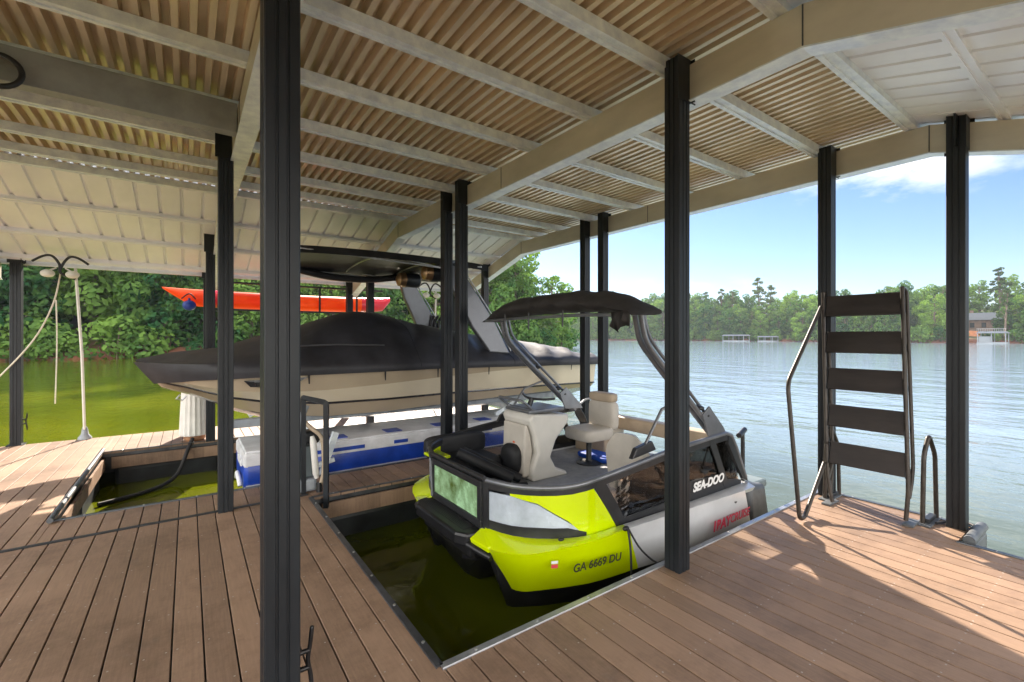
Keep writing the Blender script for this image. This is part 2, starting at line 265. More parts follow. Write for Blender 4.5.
# ------------------------------------------------------------------ mesh tools
ORG = {}
class MB:
    def __init__(s): s.v = []; s.f = []
    def add(s, vs, fs):
        o = len(s.v); s.v += [tuple(v) for v in vs]; s.f += [tuple(i+o for i in f) for f in fs]; return s
    def box(s, x0, x1, y0, y1, z0, z1):
        return s.add([(x0,y0,z0),(x1,y0,z0),(x1,y1,z0),(x0,y1,z0),(x0,y0,z1),(x1,y0,z1),(x1,y1,z1),(x0,y1,z1)],
              [(3,2,1,0),(4,5,6,7),(0,1,5,4),(1,2,6,5),(2,3,7,6),(3,0,4,7)])
    def chbox(s, x0, x1, y0, y1, z0, z1, c):   # box with its long top edges eased
        p = [(x0,z0),(x1,z0),(x1,z1-c),(x1-c,z1),(x0+c,z1),(x0,z1-c)]
        return s.prism(p, 'y', y0, y1)
    def prism(s, poly, ax, a, b):
        n = len(poly)
        if ax == 'y': f = lambda p, t: (p[0], t, p[1])
        elif ax == 'x': f = lambda p, t: (t, p[0], p[1])
        else: f = lambda p, t: (p[0], p[1], t)
        return s.add([f(p, a) for p in poly]+[f(p, b) for p in poly], [tuple(range(n)), tuple(range(2*n-1, n-1, -1))]+[(i, i+n, (i+1) % n+n, (i+1) % n) for i in range(n)])
    def loft(s, rings, cap=True, closed=True):
        n = len(rings[0]); o = len(s.v); fs = []
        for k in range(len(rings)-1):
            for i in range(n if closed else n-1):
                j = (i+1) % n; fs.append((k*n+i, k*n+j, (k+1)*n+j, (k+1)*n+i))
        if cap: fs += [tuple(range(n)), tuple(range((len(rings)-1)*n, len(rings)*n))]
        return s.add([p for r in rings for p in r], fs)
    def tube(s, pts, r, n=10, sq=False):
        P = [Vector(p) for p in pts]; rings = []; up = None
        rr = r if isinstance(r, (list, tuple)) else [r]*len(P)
        for i, p in enumerate(P):
            t = (P[min(i+1, len(P)-1)]-P[max(i-1, 0)]).normalized()
            if up is None: up = Vector((0,0,1)) if abs(t.z) < .9 else Vector((1,0,0))
            a = t.cross(up).normalized(); b = a.cross(t).normalized(); up = b
            m = 4 if sq else n; k = math.sqrt(2) if sq else 1
            rings.append([p+(a*math.cos(2*math.pi*(q+.5*sq)/m)+b*math.sin(2*math.pi*(q+.5*sq)/m))*rr[i]*k for q in range(m)])
        return s.loft(rings)
    def lathe(s, prof, c=(0,0,0), n=20, ax='z'):
        rings = []
        for r, h in prof:
            q = []
            for i in range(n):
                a = 2*math.pi*i/n; x, y = r*math.cos(a), r*math.sin(a)
                q.append((c[0]+x, c[1]+y, c[2]+h) if ax == 'z' else (c[0]+h, c[1]+x, c[2]+y) if ax == 'x' else (c[0]+x, c[1]+h, c[2]+y))
            rings.append(q)
        return s.loft(rings)
    def ball(s, c, rx, ry, rz, n=14, m=9, e=1):
        rings = []
        for k in range(m+1):
            t = -math.pi/2+math.pi*k/m; q = []
            for i in range(n):
                a = 2*math.pi*i/n
                sg = lambda v: math.copysign(abs(v)**e, v)
                q.append((c[0]+rx*sg(math.cos(t))*sg(math.cos(a)), c[1]+ry*sg(math.cos(t))*sg(math.sin(a)), c[2]+rz*sg(math.sin(t))))
            rings.append(q)
        return s.loft(rings)
    def build(s, name, m, parent=None, smooth=None, bevel=0, loc=None, recalc=True, sub=0):
        org = Vector(ORG[parent]) if parent is not None else Vector(loc or (0,0,0))
        me = bpy.data.meshes.new(name); me.from_pydata([tuple(Vector(v)-org) for v in s.v], [], s.f)
        if recalc:
            b = bmesh.new(); b.from_mesh(me); bmesh.ops.recalc_face_normals(b, faces=b.faces); b.to_mesh(me); b.free()
        me.materials.append(MT[m] if isinstance(m, str) else m)
        o = bpy.data.objects.new(name, me); col.objects.link(o)
        if parent is not None: o.parent = parent
        else: o.location = org
        ORG[o] = tuple(org)
        if smooth is not None:
            me.shade_smooth(); me.set_sharp_from_angle(angle=R(smooth))
        if bevel:
            q = o.modifiers.new('bevel', 'BEVEL'); q.width = bevel; q.segments = 2; q.limit_method = 'ANGLE'; q.angle_limit = R(40)
        if sub:
            q = o.modifiers.new('sub', 'SUBSURF'); q.levels = q.render_levels = sub
        return o
def tag(o, label=None, cat=None, group=None, kind=None):
    for k, v in (('label', label), ('category', cat), ('group', group), ('kind', kind)):
        if v: o[k] = v
    return o
def thing(name, loc, label, cat, group=None):
    o = bpy.data.objects.new(name, None); col.objects.link(o); o.location = loc; ORG[o] = tuple(loc); o.empty_display_size = .2
    return tag(o, label, cat, group)
def copy_tree(o, parent=None):
    c = o.copy(); col.objects.link(c)
    if parent is not None: c.parent = parent
    for ch in list(o.children): copy_tree(ch, c)
    return c
def bez(pts, n=6):          # smooth curve through points (Catmull-Rom)
    P = [Vector(p) for p in pts]; out = []
    for i in range(len(P)-1):
        a, b, c, d = P[max(i-1,0)], P[i], P[i+1], P[min(i+2, len(P)-1)]
        for k in range(n):
            t = k/n
            out.append(.5*((2*b)+(c-a)*t+(2*a-5*b+4*c-d)*t*t+(3*b-a-3*c+d)*t**3))
    return out+[P[-1]]
def fillet(pts, r, n=5):    # polyline with rounded corners
    P = [Vector(p) for p in pts]; out = [P[0]]
    for i in range(1, len(P)-1):
        a, b = (P[i-1]-P[i]), (P[i+1]-P[i]); q = min(r, a.length*.45, b.length*.45)
        s_, e_ = P[i]+a.normalized()*q, P[i]+b.normalized()*q
        for k in range(n+1):
            t = k/n; out.append(s_*(1-t)**2+P[i]*2*t*(1-t)+e_*t*t)
    return out+[P[-1]]
def lerp(keys, x):          # piecewise-linear table
    if x <= keys[0][0]: return keys[0][1]
    for (a, p), (b, q) in zip(keys, keys[1:]):
        if x <= b: return p+(q-p)*(x-a)/(b-a)
    return keys[-1][1]
def text(body, size, m, parent, loc, rot=(R(90),0,0), shear=0, name='lettering', ext=.0015, bold=0):
    c = bpy.data.curves.new('t', 'FONT'); c.body = body; c.size = size; c.shear = shear; c.extrude = ext; c.align_x = 'CENTER'; c.align_y = 'CENTER'; c.offset = bold
    t = bpy.data.objects.new('t', c); col.objects.link(t)
    me = bpy.data.meshes.new_from_object(t.evaluated_get(bpy.context.evaluated_depsgraph_get()))
    bpy.data.objects.remove(t); bpy.data.curves.remove(c)
    me.name = name; me.materials.clear(); me.materials.append(MT[m])
    o = bpy.data.objects.new(name, me); col.objects.link(o); o.parent = parent
    o.location = Vector(loc)-Vector(ORG[parent]); o.rotation_euler = rot; ORG[o] = tuple(loc); return o

# ------------------------------------------------------------------ lake and land
WZ = -.5
m = MB(); m.add([(-300,-300,WZ),(600,-300,WZ),(600,600,WZ),(-300,600,WZ)], [(0,1,2,3)])
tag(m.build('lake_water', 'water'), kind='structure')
def hill(name, us, vs, fn, mt='bank'):
    m = MB(); vv = [fn(u, v) for u in us for v in vs]; nv = len(vs)
    m.add(vv, [(i*nv+j, (i+1)*nv+j, (i+1)*nv+j+1, i*nv+j+1) for i in range(len(us)-1) for j in range(nv-1)])
    return tag(m.build(name, mt, smooth=60), kind='structure')
def wob(x, s=1): return math.sin(x*.13*s)*1.4+math.sin(x*.31*s+1)*.8+math.sin(x*.07*s+2)*2
def near_shore(x): return 61+wob(x)+max(0, x-52)**2*.07
def near_h(x, d): return -1.6+1.9*min(1, max(0, d/1.4+.3))+max(0, d-1)*.27*min(1, max(0, (72-x)/30))+.3*math.sin(x*.9+d)*(d > 0)
hill('near_bank', [-130+i*2.5 for i in range(86)], [-2,-.8,0,.4,.9,1.5,3,6,10,16,24,34,46,60], lambda x, d: (x, near_shore(x)+d, near_h(x, d)))
def far_shore(y): return 232+wob(y,.6)*1.6-max(0,60-y)*.12
def far_h(y, d): return -1.2+1.9*min(1, max(0, d/2.5+.3))+max(0, d-2)*lerp([(-60,.13),(60,.12),(140,.07),(300,.08)], y)
hill('far_hills', [-140+i*7 for i in range(82)], [-3,-1,0,1,2,3,6,12,22,38,60,100,150], lambda y, d: (far_shore(y)+d, y, far_h(y, d)))

# ------------------------------------------------------------------ trees
def leafcloud(seed, clumps, per, size):
    r = random.Random(seed); m = MB()
    for cx, cy, cz, cr, fl in clumps:
        for _ in range(int(per*cr*cr)):
            while True:
                d = Vector((r.uniform(-1,1), r.uniform(-1,1), r.uniform(-1,1)))
                if .05 < d.length < 1: break
            d = d.normalized()*(d.length**.35)
            p = Vector((cx, cy, cz))+Vector((d.x*cr, d.y*cr, d.z*cr*fl))
            s_ = size*r.uniform(.6, 1.35)
            nrm = (d+Vector((r.uniform(-1,1), r.uniform(-1,1), r.uniform(-.3,1)))*.8).normalized()
            a = nrm.cross(Vector((r.uniform(-1,1), r.uniform(-1,1), r.uniform(-1,1)))).normalized(); b = nrm.cross(a)
            m.add([p-a*s_*.5, p-b*s_*.32+a*s_*.1, p+a*s_*.55, p+b*s_*.32+a*s_*.1], [(0,1,2,3)])
    return m
def tree_proto(name, seed, H, W, kind, leafm, size, per):
    r = random.Random(seed); root = thing(name, (0,0,-60), 'tree', 'tree'); ORG[root] = (0,0,0)
    tm = MB(); clumps = []
    lean = (r.uniform(-.05,.05)*H, r.uniform(-.05,.05)*H)
    tm.tube([(0,0,-1),(lean[0]*.3,lean[1]*.3,H*.35),(lean[0]*.7,lean[1]*.7,H*.65),(lean[0],lean[1],H*.93)], [H*.02,H*.015,H*.010,H*.003], 7)
    nl = 26 if kind == 'broad' else 20
    for k in range(nl):
        t = (k+.5)/nl
        if kind == 'broad':
            z = H*(.14+.82*t); prof = math.sin(math.pi*min(1, .12+.80*t**.85))**.7; flat = .8
        else:
            z = H*(.48+.5*t); prof = (1-t)**.6*.75+.14; flat = .6
        a = k*2.4+r.uniform(-.5,.5); q = W*prof*r.uniform(.45,1.0)
        c = (lean[0]*t+math.cos(a)*q*.8, lean[1]*t+math.sin(a)*q*.8, z+r.uniform(-.04,.04)*H)
        cr = W*r.uniform(.26,.44)*(1 if kind == 'broad' else .72)*(1-.35*t)
        clumps.append((*c, cr, flat))
        tm.tube([(lean[0]*t,lean[1]*t,z-H*.09),(c[0]*.6,c[1]*.6,z-H*.02),c], [H*.006,H*.004,H*.0015], 5)
    tm.build('trunk', 'bark', root, smooth=50)
    leafcloud(seed+1, clumps, per, size).build('crown', leafm, root, recalc=False)
    return root
protos = [tree_proto('broadleaf_tree', 11+i, 17, 5.6, 'broad', 'leaf', .62, 62) for i in range(4)]
pines = [tree_proto('pine_tree', 31+i, 22, 4.2, 'pine', 'leaf_pine', .60, 85) for i in range(2)]
def bush_proto(seed):
    r = random.Random(seed); root = thing('waterside_shrub', (0,0,0), 'shrub', 'shrub')
    cl = [(r.uniform(-1.6,1.6), r.uniform(-.9,.9), r.uniform(.5,2.0), r.uniform(.8,1.25), .8) for _ in range(9)]
    tm = MB()
    for c in cl: tm.tube([(c[0]*.2,c[1]*.2,-.3), (c[0]*.7,c[1]*.7,c[2]*.6), c[:3]], [.06,.04,.02], 5)
    tm.build('stem', 'bark', root); leafcloud(seed, cl, 70, .38).build('foliage', 'leaf', root, recalc=False); return root
bushes = [bush_proto(51+i) for i in range(2)]
used = set()
def plant(p, loc, s, label, cat, group, rr=rnd, sz=None):
    o = p if p not in used else copy_tree(p); used.add(p)
    o.location = loc; o.rotation_euler = (0,0,rr.uniform(0,6.28)); o.scale = (s*rr.uniform(.9,1.15), s*rr.uniform(.9,1.15), (sz or s)*rr.uniform(.92,1.1)); tag(o, label, cat, group); return o
tr = random.Random(5)
for x in range(-48, 58, 3):           # understorey at the water's edge of the wooded bank
    xx = x+tr.uniform(-1.2,1.2)
    plant(tr.choice(bushes), (xx, near_shore(xx)+tr.uniform(.2,.9), near_h(xx,.6)-.45), tr.uniform(1.1,1.8), 'leafy green shrub overhanging the red clay bank across the cove', 'shrub', 'shrubs along the wooded bank', tr)
for row, (d0, n, s0) in enumerate(((3.5,19,.85),(8,18,1.2),(14,17,1.4),(22,16,1.5))):
    for k in range(n):
        x = -50+(k+tr.uniform(.1,.9))*(112/n)
        if x > 54: continue
        d = d0+tr.uniform(-1.5,1.5); pine = tr.random() < .18 and row > 1
        lab = ['low leafy tree leaning over the water on the near wooded bank', 'mid height broadleaf tree in the second rank of the wooded bank', 'tall broadleaf tree in the third rank up the wooded bank', 'tallest broadleaf tree at the back of the wooded bank'][row]
        if pine: lab = 'tall dark pine rising among the broadleaf trees on the wooded bank'
        p = tr.choice(pines if pine else protos)
        s = s0*tr.uniform(.85,1.15)*(.85 if x > 38 else 1)
        plant(p, (x, near_shore(x)+d, near_h(x,d)-.3), s, lab, 'tree', 'trees on the wooded bank', tr)
plant(protos[1], (45, near_shore(45)+3, near_h(45,3)-.3), .98, 'big rounded tree at the open point of the wooded bank, crown against the sky', 'tree', None, tr)
for row, (d0, n, s0) in enumerate(((4,70,.80),(11,62,1.0),(22,52,1.1),(38,40,1.15))):
    for k in range(n):
        y = -20+(k+tr.uniform(.1,.9))*(330/n); d = d0+tr.uniform(-3,3)
        if row < 2 and (31 < y < 48 or 49 < y < 58): continue
        if row == 2 and 31 < y < 48: d += 17
        pine = tr.random() < .08
        lab = ['waterside broadleaf tree on the far lake shore', 'taller broadleaf tree standing behind the far waterside row', 'broadleaf tree halfway up the far hillside', 'hilltop broadleaf tree making the far skyline'][row] if not pine else \
              ['dark pine at the edge of the far lake shore', 'dark pine standing behind the far waterside row', 'dark pine halfway up the far hillside', 'dark pine poking above the far skyline'][row]
        plant(tr.choice(pines if pine else protos), (far_shore(y)+d, y, far_h(y,d)-.4), s0*tr.uniform(.8,1.18)*lerp([(0,1.0),(90,.95),(150,1.25),(300,1.4)], y), lab, 'tree', 'trees on the far shore', tr)
for k in range(62):
    y = -20+(k+tr.uniform(.1,.9))*(300/62)
    plant(tr.choice(bushes), (far_shore(y)+tr.uniform(.2,1.6), y, far_h(y,1)-.2), tr.uniform(1.3,2.3), 'green shrub at the waterline of the far lake shore', 'shrub', 'shrubs along the far shore', tr)
# houses and private docks far across the lake
def at_far(px, d_back):
    k = (px-512)/454.7; kx = math.cos(YAW)*k+math.sin(YAW); ky = -math.sin(YAW)*k+math.cos(YAW)
    y = 100.
    for _ in range(40): y = (far_shore(y)+d_back)*ky/kx
    return far_shore(y)+d_back, y
def far_dock(px, wd, ht, label, name='covered_dock'):
    x, y = at_far(px, -6); t = thing(name, (x,y,WZ), label, 'dock')
    MB().box(x-3,x+3,y-wd/2,y+wd/2,WZ-.1,WZ+.45).build('platform', 'weathered_grey', t)
    MB().prism([(y-wd/2-.3,ht-.6),(y+wd/2+.3,ht-.6),(y+wd/2-.6,ht),(y-wd/2+.6,ht)], 'x', x-3.3, x+3.3).build('roof', 'far_roof', t)
    for a in (-1, 0, 1):
        for b in (-2.8, 2.8): MB().box(x+b-.1,x+b+.1,y+a*(wd/2-.2)-.1,y+a*(wd/2-.2)+.1,WZ,ht-.58).build('post', 'weathered_grey', t)
    return t
far_dock(736, 11, 2.9, 'pale roofed dock on the far shore, the wider left one of the pair')
far_dock(768, 7, 2.2, 'smaller low pale dock on the far shore, right of the wider pale roofed dock')
t = far_dock(993, 7, 3.6, 'two level white railed boathouse on the far shore right of the last dark post', 'boathouse')
x, y = ORG[t][:2]
mm = MB()
for a in range(-8, 9): mm.box(x-3.4,x-3.3,y+a*.42-.04,y+a*.42+.04,3.6,4.5)
mm.box(x-3.42,x-3.28,y-3.5,y+3.5,4.5,4.6); mm.build('railing', 'far_white', t)
MB().box(x-2,x+2,y+.3,y+3.2,WZ+.5,1.9).build('moored_hull_cover', 'weathered_grey', t)
def house(px, db, wd, label, wall, ht=5.5):
    x, y = at_far(px, db); z = far_h(y, db)-.5; t = thing('lake_house', (x,y,z), label, 'house')
    MB().box(x,x+9,y-wd/2,y+wd/2,z-2,z+ht).build('wall', wall, t)
    r_ = MB().prism([(y-wd/2-.8,z+ht+.02),(y+wd/2+.8,z+ht+.02),(y+wd/2-2,z+ht+2.8),(y-wd/2+2,z+ht+2.8)], 'x', x-.8, x+9.8).build('roof', 'far_roof', t)
    MB().box(x+4,x+5,y+2,y+3,z+ht+2,z+ht+4).build('chimney', 'far_wall', r_)
    for a in range(4):
        yy = y-wd/2+wd*(a+.5)/4; f = MB().box(x-.08,x+.05,yy-.8,yy+.8,z+2.4,z+4.6).build('window', 'far_wall', t)
        MB().box(x-.12,x-.085,yy-.65,yy+.65,z+2.55,z+4.45).build('pane', 'window_dark', f)
house(978, 24, 13, 'brown lake house with pale roof among trees right of the last dark post', 'far_wall')
for px, db, wd, lab in ((924, 13, 9, None), (968, 12, 9, None)):
    x, y = at_far(px, db); yy = [y-wd/2+wd*i/8 for i in range(9)]
    m = MB(); n = 0
    for i, q in enumerate(yy):
        hgt = 2.2*math.sin(math.pi*(i+.3)/8.6)+.6
        for k in range(4): m.v.append((x+k*1.6+rnd.uniform(-.2,.2), q, far_h(q, db)+.15-.4+hgt*k/3*.9))
    m.f = [(i*4+k, i*4+k+1, i*4+k+5, i*4+k+4) for i in range(8) for k in range(3)]
    tag(m.build('clay_bank', 'red_clay', smooth=50), kind='structure')

# ------------------------------------------------------------------ the dock
dock = thing('boat_dock', (0,4,0), 'brown composite board floating dock with two boat slips and black floats beneath', 'dock')
def boards(x0, x1, y0, y1, name='decking'):
    m = MB(); k0 = math.floor(x0/PITCH+.5); k = k0
    while True:
        a, b = (k-.5)*PITCH+.0042, (k+.5)*PITCH-.0042
        if a >= x1: break
        a, b = max(a, x0), min(b, x1)
        if b-a > .01: m.chbox(a, b, y0, y1, -.028, 0, .0025)
        k += 1
    m2 = m.build(name, 'deck_board', dock)
    MB().box(x0+.02,x1-.02,y0+.02,y1-.02,-.2,-.045).build('subframe', 'black_plastic', dock)
    return m2
S1X, S1A, S1B = 1.06, 2.12, 5.14     # slip one
S2X, S2A, S2B = -1.02, 5.88, 8.93    # slip two
boards(-5.5, S1X, -4, 5.245); boards(S1X+.001, 5.2, -4, S1A); boards(5.201, 5.72, .93, S1A)
boards(-5.5, S2X, 5.285, 10.33); boards(S2X+.001, 6.0, 5.285, S2A); boards(S1X, 6.0, S1B, 5.283)
boards(S2X+.001, 6.0, S2B, 10.33)
MB().box(-5.5, S1X-.01, 5.249, 5.281, -.03, .012).build('hinge_strip', 'dark_metal', dock, bevel=.003)
def trim(a, b, m='trim_metal', inw=(0,0)):    # metal angle with bolts along an edge from a to b
    a, b = Vector((*a,0)), Vector((*b,0)); d = (b-a).normalized(); nn = Vector((-d.y, d.x, 0))
    q = MB(); prof = [(-.016,.010),(.024,.010),(.026,.004),(.026,-.075),(.020,-.075),(.019,.004),(-.016,.004)]
    q.loft([[p+nn*u+Vector((0,0,v)) for u, v in prof] for p in (a, b)])
    t = q.build('edge_trim', m, dock)
    n = int((b-a).length/.42); bm = MB()
    for i in range(n):
        p = a+d*((i+.5)*(b-a).length/n)
        bm.lathe([(.009,.010),(.009,.014),(.004,.017)], p, 8)
    bm.build('bolts', 'bolt', t)
trim((S1X, S1A), (S1X, S1B)); trim((5.72, S1A), (S1X, S1A), 'bright_trim'); trim((S1X, S1B), (6.0, S1B))
trim((5.72,.93),(5.72,S1A)); trim((5.2,-4),(5.2,.93)); trim((6.0,S2A),(S2X,S2A)); trim((S2X,S2B),(6.0,S2B))
def fascia(a, b, out):   # board below an edge, then a row of black float drums
    ax, ay = a; bx, by = b; ox, oy = out
    x0, x1 = sorted((ax, bx)); y0, y1 = sorted((ay, by)); e = .03
    MB().box(x0-(e if ox < 0 else 0)+(.002 if ox > 0 else 0), x1+(e if ox > 0 else 0)-(.002 if ox < 0 else 0), y0-(e if oy < 0 else 0)+(.002 if oy > 0 else 0), y1+(e if oy > 0 else 0)-(.002 if oy < 0 else 0), -.245, -.08).build('fascia_board', 'deck_board', dock)
    n = max(1, int(((x1-x0)+(y1-y0))/1.15)); 
    for i in range(n):
        if x1-x0 > y1-y0:
            c = x0+(i+.5)*(x1-x0)/n; MB().box(c-.5*(x1-x0)/n+.03, c+.5*(x1-x0)/n-.03, ay-.27*oy-.25, ay-.27*oy+.25, -.66, -.25).build('float', 'float_plastic', dock, bevel=.05)
        else:
            c = y0+(i+.5)*(y1-y0)/n; MB().box(ax-.27*ox-.25, ax-.27*ox+.25, c-.5*(y1-y0)/n+.03, c+.5*(y1-y0)/n-.03, -.66, -.25).build('float', 'float_plastic', dock, bevel=.05)
fascia((S1X,S1A+.05),(S1X,S1B-.05),(1,0)); fascia((S1X+.1,S1A),(5.7,S1A),(0,1)); fascia((S1X+.1,S1B),(5.95,S1B),(0,-1))
fascia((S2X,S2A+.05),(S2X,S2B-.05),(1,0)); fascia((S2X+.1,S2A),(5.95,S2A),(0,1)); fascia((S2X+.1,S2B),(5.95,S2B),(0,-1))
fascia((5.72,.98),(5.72,S1A-.05),(1,0)); fascia((-5.4,10.33),(5.95,10.33),(0,1)); fascia((5.2,-3.9),(5.2,.9),(1,0))
pr = MB(); pr.tube([(S2X+.0,S2A-.1,.035),(S2X+.0,S2B+.05,.035)], .024, 10); pr.build('edge_pipe', 'grey_dark', dock, smooth=40)

# ------------------------------------------------------------------ the canopy over it
can = thing('dock_canopy', (1.6,4.5,0), 'steel canopy over the slips on black posts, tan corrugated roof with white sloping sides', 'canopy')
def post(x, y, top, name='post', z0=0, s=.064, plate=True):
    prof = []
    for q in range(4):           # square section with rounded corners and two grooves in every face
        a = q*math.pi/2; ca, sa = math.cos(a), math.sin(a)
        for u, v in ((-s*.93,-s),(-s*.40,-s),(-s*.36,-s+.006),(-s*.26,-s+.006),(-s*.22,-s),(s*.22,-s),(s*.26,-s+.006),(s*.36,-s+.006),(s*.40,-s),(s*.93,-s)):
            prof.append((x+u*ca-v*sa, y+u*sa+v*ca))
    o = MB().prism(prof, 'z', z0, top).build(name, 'post_paint', can)
    if plate and x < 0: MB().box(x-.10,x+.10,y-.10,y+.10,.001,.012).build('base_plate', 'post_paint', o, bevel=.003)
    return o
CX = (.30, 2.93, 5.60)
def bracket(p, x, y, z0, z1, sx=1):
    m = MB().box(x-.09,x+.12*sx+.0,y-.072,y-.066,z0,z1) if sx > 0 else MB().box(x-.12,x+.09,y-.072,y-.066,z0,z1)
    m.box(x+.066,x+.074,y-.1,y+.1,z0,z1)
    b = m.build('bracket', 'post_paint', p)
    bb = MB()
    for zz in (z0+.05, z1-.05): bb.lathe([(.012,-.012),(.012,0)], (x+.10,y-.072,zz), 8, 'y')
    bb.build('bolts', 'bolt', b)
posts = {}
for i, x in enumerate(CX):
    for y, top in ((2.02,3.73),(5.26,3.75),(5.68,3.75),(8.94,3.40),(10.36,3.12)):
        if i == 0 and y == 5.68: continue
        p = posts[(i, y)] = post(x, y, top); bracket(p, x, y, top-.32, top-.01)
p = posts['edge'] = post(5.6, 1.0, 3.70); bracket(p, 5.6, 1.0, 3.36, 3.69)
MB().box(5.46,5.534,.985,1.0,3.38,3.67).build('bracket', 'post_paint', p)
p = posts['left'] = post(-2.20, 10.36, 3.16); bracket(p, -2.20, 10.36, 2.86, 3.1)
post(-2.25, 5.26, 3.75); post(-2.25, 2.02, 3.73)
def cleat(p, x, y, z, d):      # dock cleat bolted to a post face, horns upright
    d = Vector(d); m = MB(); a = Vector((x,y,z))
    m.tube(bez([a+d*.055+Vector((0,0,-.13)), a+d*.05+Vector((0,0,-.07)), a+d*.04, a+d*.05+Vector((0,0,.07)), a+d*.055+Vector((0,0,.13))]), [.006]*1+[.009]*23+[.006], 8)
    for q in (-.035, .035): m.tube([a+Vector((0,0,q)), a+d*.045+Vector((0,0,q))], .010, 8)
    m.build('cleat', 'black_plastic', p, smooth=50)
cleat(posts[(0,2.02)], .364, 2.02, .37, (1,0,0)); cleat(posts['left'], -2.136, 10.36, .36, (1,0,0))
# rafters: flat in the middle, bent down over both eaves
BY0, BY1, BZ = 1.2, 7.6, 3.43; SL = .29
def zr(y): return BZ-max(0, BY0-y)*SL-max(0, y-BY1)*SL
def rafter(x, w=.06, h=.255):
    m = MB(); q = []
    for y in (-1.7, BY0, BY1, 10.44): q.append([(x-w,y,zr(y)),(x+w,y,zr(y)),(x+w,y,zr(y)+h),(x-w,y,zr(y)+h)])
    r = m.loft(q).build('rafter', 'beam', can)
    f = MB()
    q = []
    for y in (-1.7, BY0, BY1, 10.44): q.append([(x-w-.012,y,zr(y)-.012),(x+w+.012,y,zr(y)-.012),(x+w+.012,y,zr(y)-.002),(x-w-.012,y,zr(y)-.002)])
    f.loft(q).build('flange', 'galvanised', r)
    g = MB()
    for y, sy in ((BY0,1),(BY1,-1),(4.4,1)): g.box(x-w-.004,x+w+.004,y-.004,y+.004,zr(y)+.004,zr(y)+h-.004)
    g.build('splice', 'trim_metal', r)
for x in (-2.44, .41, 3.04, 5.71): rafter(x)
MB().box(-2.2,.345,4.56,4.68,3.46,3.71).build('header_beam', 'header_grey', can, bevel=.004)
PX0, PX1 = -3.05, 6.0
def purlin(y, z, h=.085, w=.05, m='galvanised', sl=0):
    prof = [(-w,0),(-w*.35,0),(-w*.3,.012),(w*.3,.012),(w*.35,0),(w,0),(w,h),(-w,h)]
    MB().prism([(y+u, z+v-sl*u) for u, v in prof], 'x', PX0, PX1).build('purlin', m, can)
PZ = BZ+.257
for y in (1.33, 2.12, 2.97, 3.84, 4.70, 5.55, 6.40, 7.05, 7.52): purlin(y, PZ)
for y, s in ((8.45,SL),(9.35,SL),(10.25,SL),(.72,-SL),(-.2,-SL),(-1.1,-SL)): purlin(y, zr(y)+.262, .06, .04, 'white_sheet', s)
# corrugated middle sheets, ribs running across the purlins
prof = []; x = PX0; z0 = PZ+.088
while x < PX1:
    prof += [(x,z0),(x+.040,z0),(x+.049,z0+.072),(x+.093,z0+.072)]; x += .102
top = [(a, b+.004) for a, b in reversed(prof)]
n = len(prof)
m = MB(); ys = (1.22, 7.62)
vv = [(a, y, b) for y in ys for a, b in prof]+[(a, y, b+.004) for y in ys for a, b in prof]
ff = []
for k in (0, 2*n):
    for i in range(n-1): ff.append((k+i, k+i+1, k+n+i+1, k+n+i))
m.add(vv, ff); m.build('roof_sheet', 'roof_sheet', can, recalc=False)
def side_sheet(ya, yb, name):
    prof = []; x = PX0
    while x < PX1:
        prof += [(x,0),(x+.205,0),(x+.215,.036),(x+.238,.036)]; x += .25
    m = MB(); n = len(prof); za, zb = zr(ya)+.325, zr(yb)+.325; fs = []
    v = [(a, ya, za+b) for a, b in prof]+[(a, yb, zb+b) for a, b in prof]; v += [(a, b, c+.004) for a, b, c in v]
    for k in (0, 2*n):
        for i in range(n-1): fs.append((k+i, k+i+1, k+n+i+1, k+n+i))
    m.add(v, fs).build(name, 'white_sheet', can, recalc=False)
side_sheet(7.5, 10.48, 'side_sheet'); side_sheet(1.34, -1.8, 'side_sheet')
MB().add([(PX0,7.3,PZ+.14),(PX1,7.3,PZ+.14),(PX1,7.7,PZ+.15),(PX0,7.7,PZ+.15),(PX1,8.0,zr(8.0)+.38),(PX0,8.0,zr(8.0)+.38)], [(0,1,2,3),(3,2,4,5)]).build('ridge_cap', 'white_sheet', can)
MB().add([(PX0,1.55,PZ+.14),(PX1,1.55,PZ+.14),(PX1,1.1,PZ+.15),(PX0,1.1,PZ+.15),(PX1,.8,zr(.8)+.38),(PX0,.8,zr(.8)+.38)], [(0,1,2,3),(3,2,4,5)]).build('ridge_cap', 'white_sheet', can)
ef = MB().box(PX0,PX1,10.485,10.50,2.87,3.02); ef.box(PX0,PX1,10.44,10.50,2.855,2.868); ef.build('eave_fascia', 'white_sheet', can)
rb = MB()
for k in range(34): rb.ball((PX0+.12+k*.257,10.478,2.96), .012,.012,.012, 8, 5)
rb.build('rivets', 'bolt', can, smooth=60)

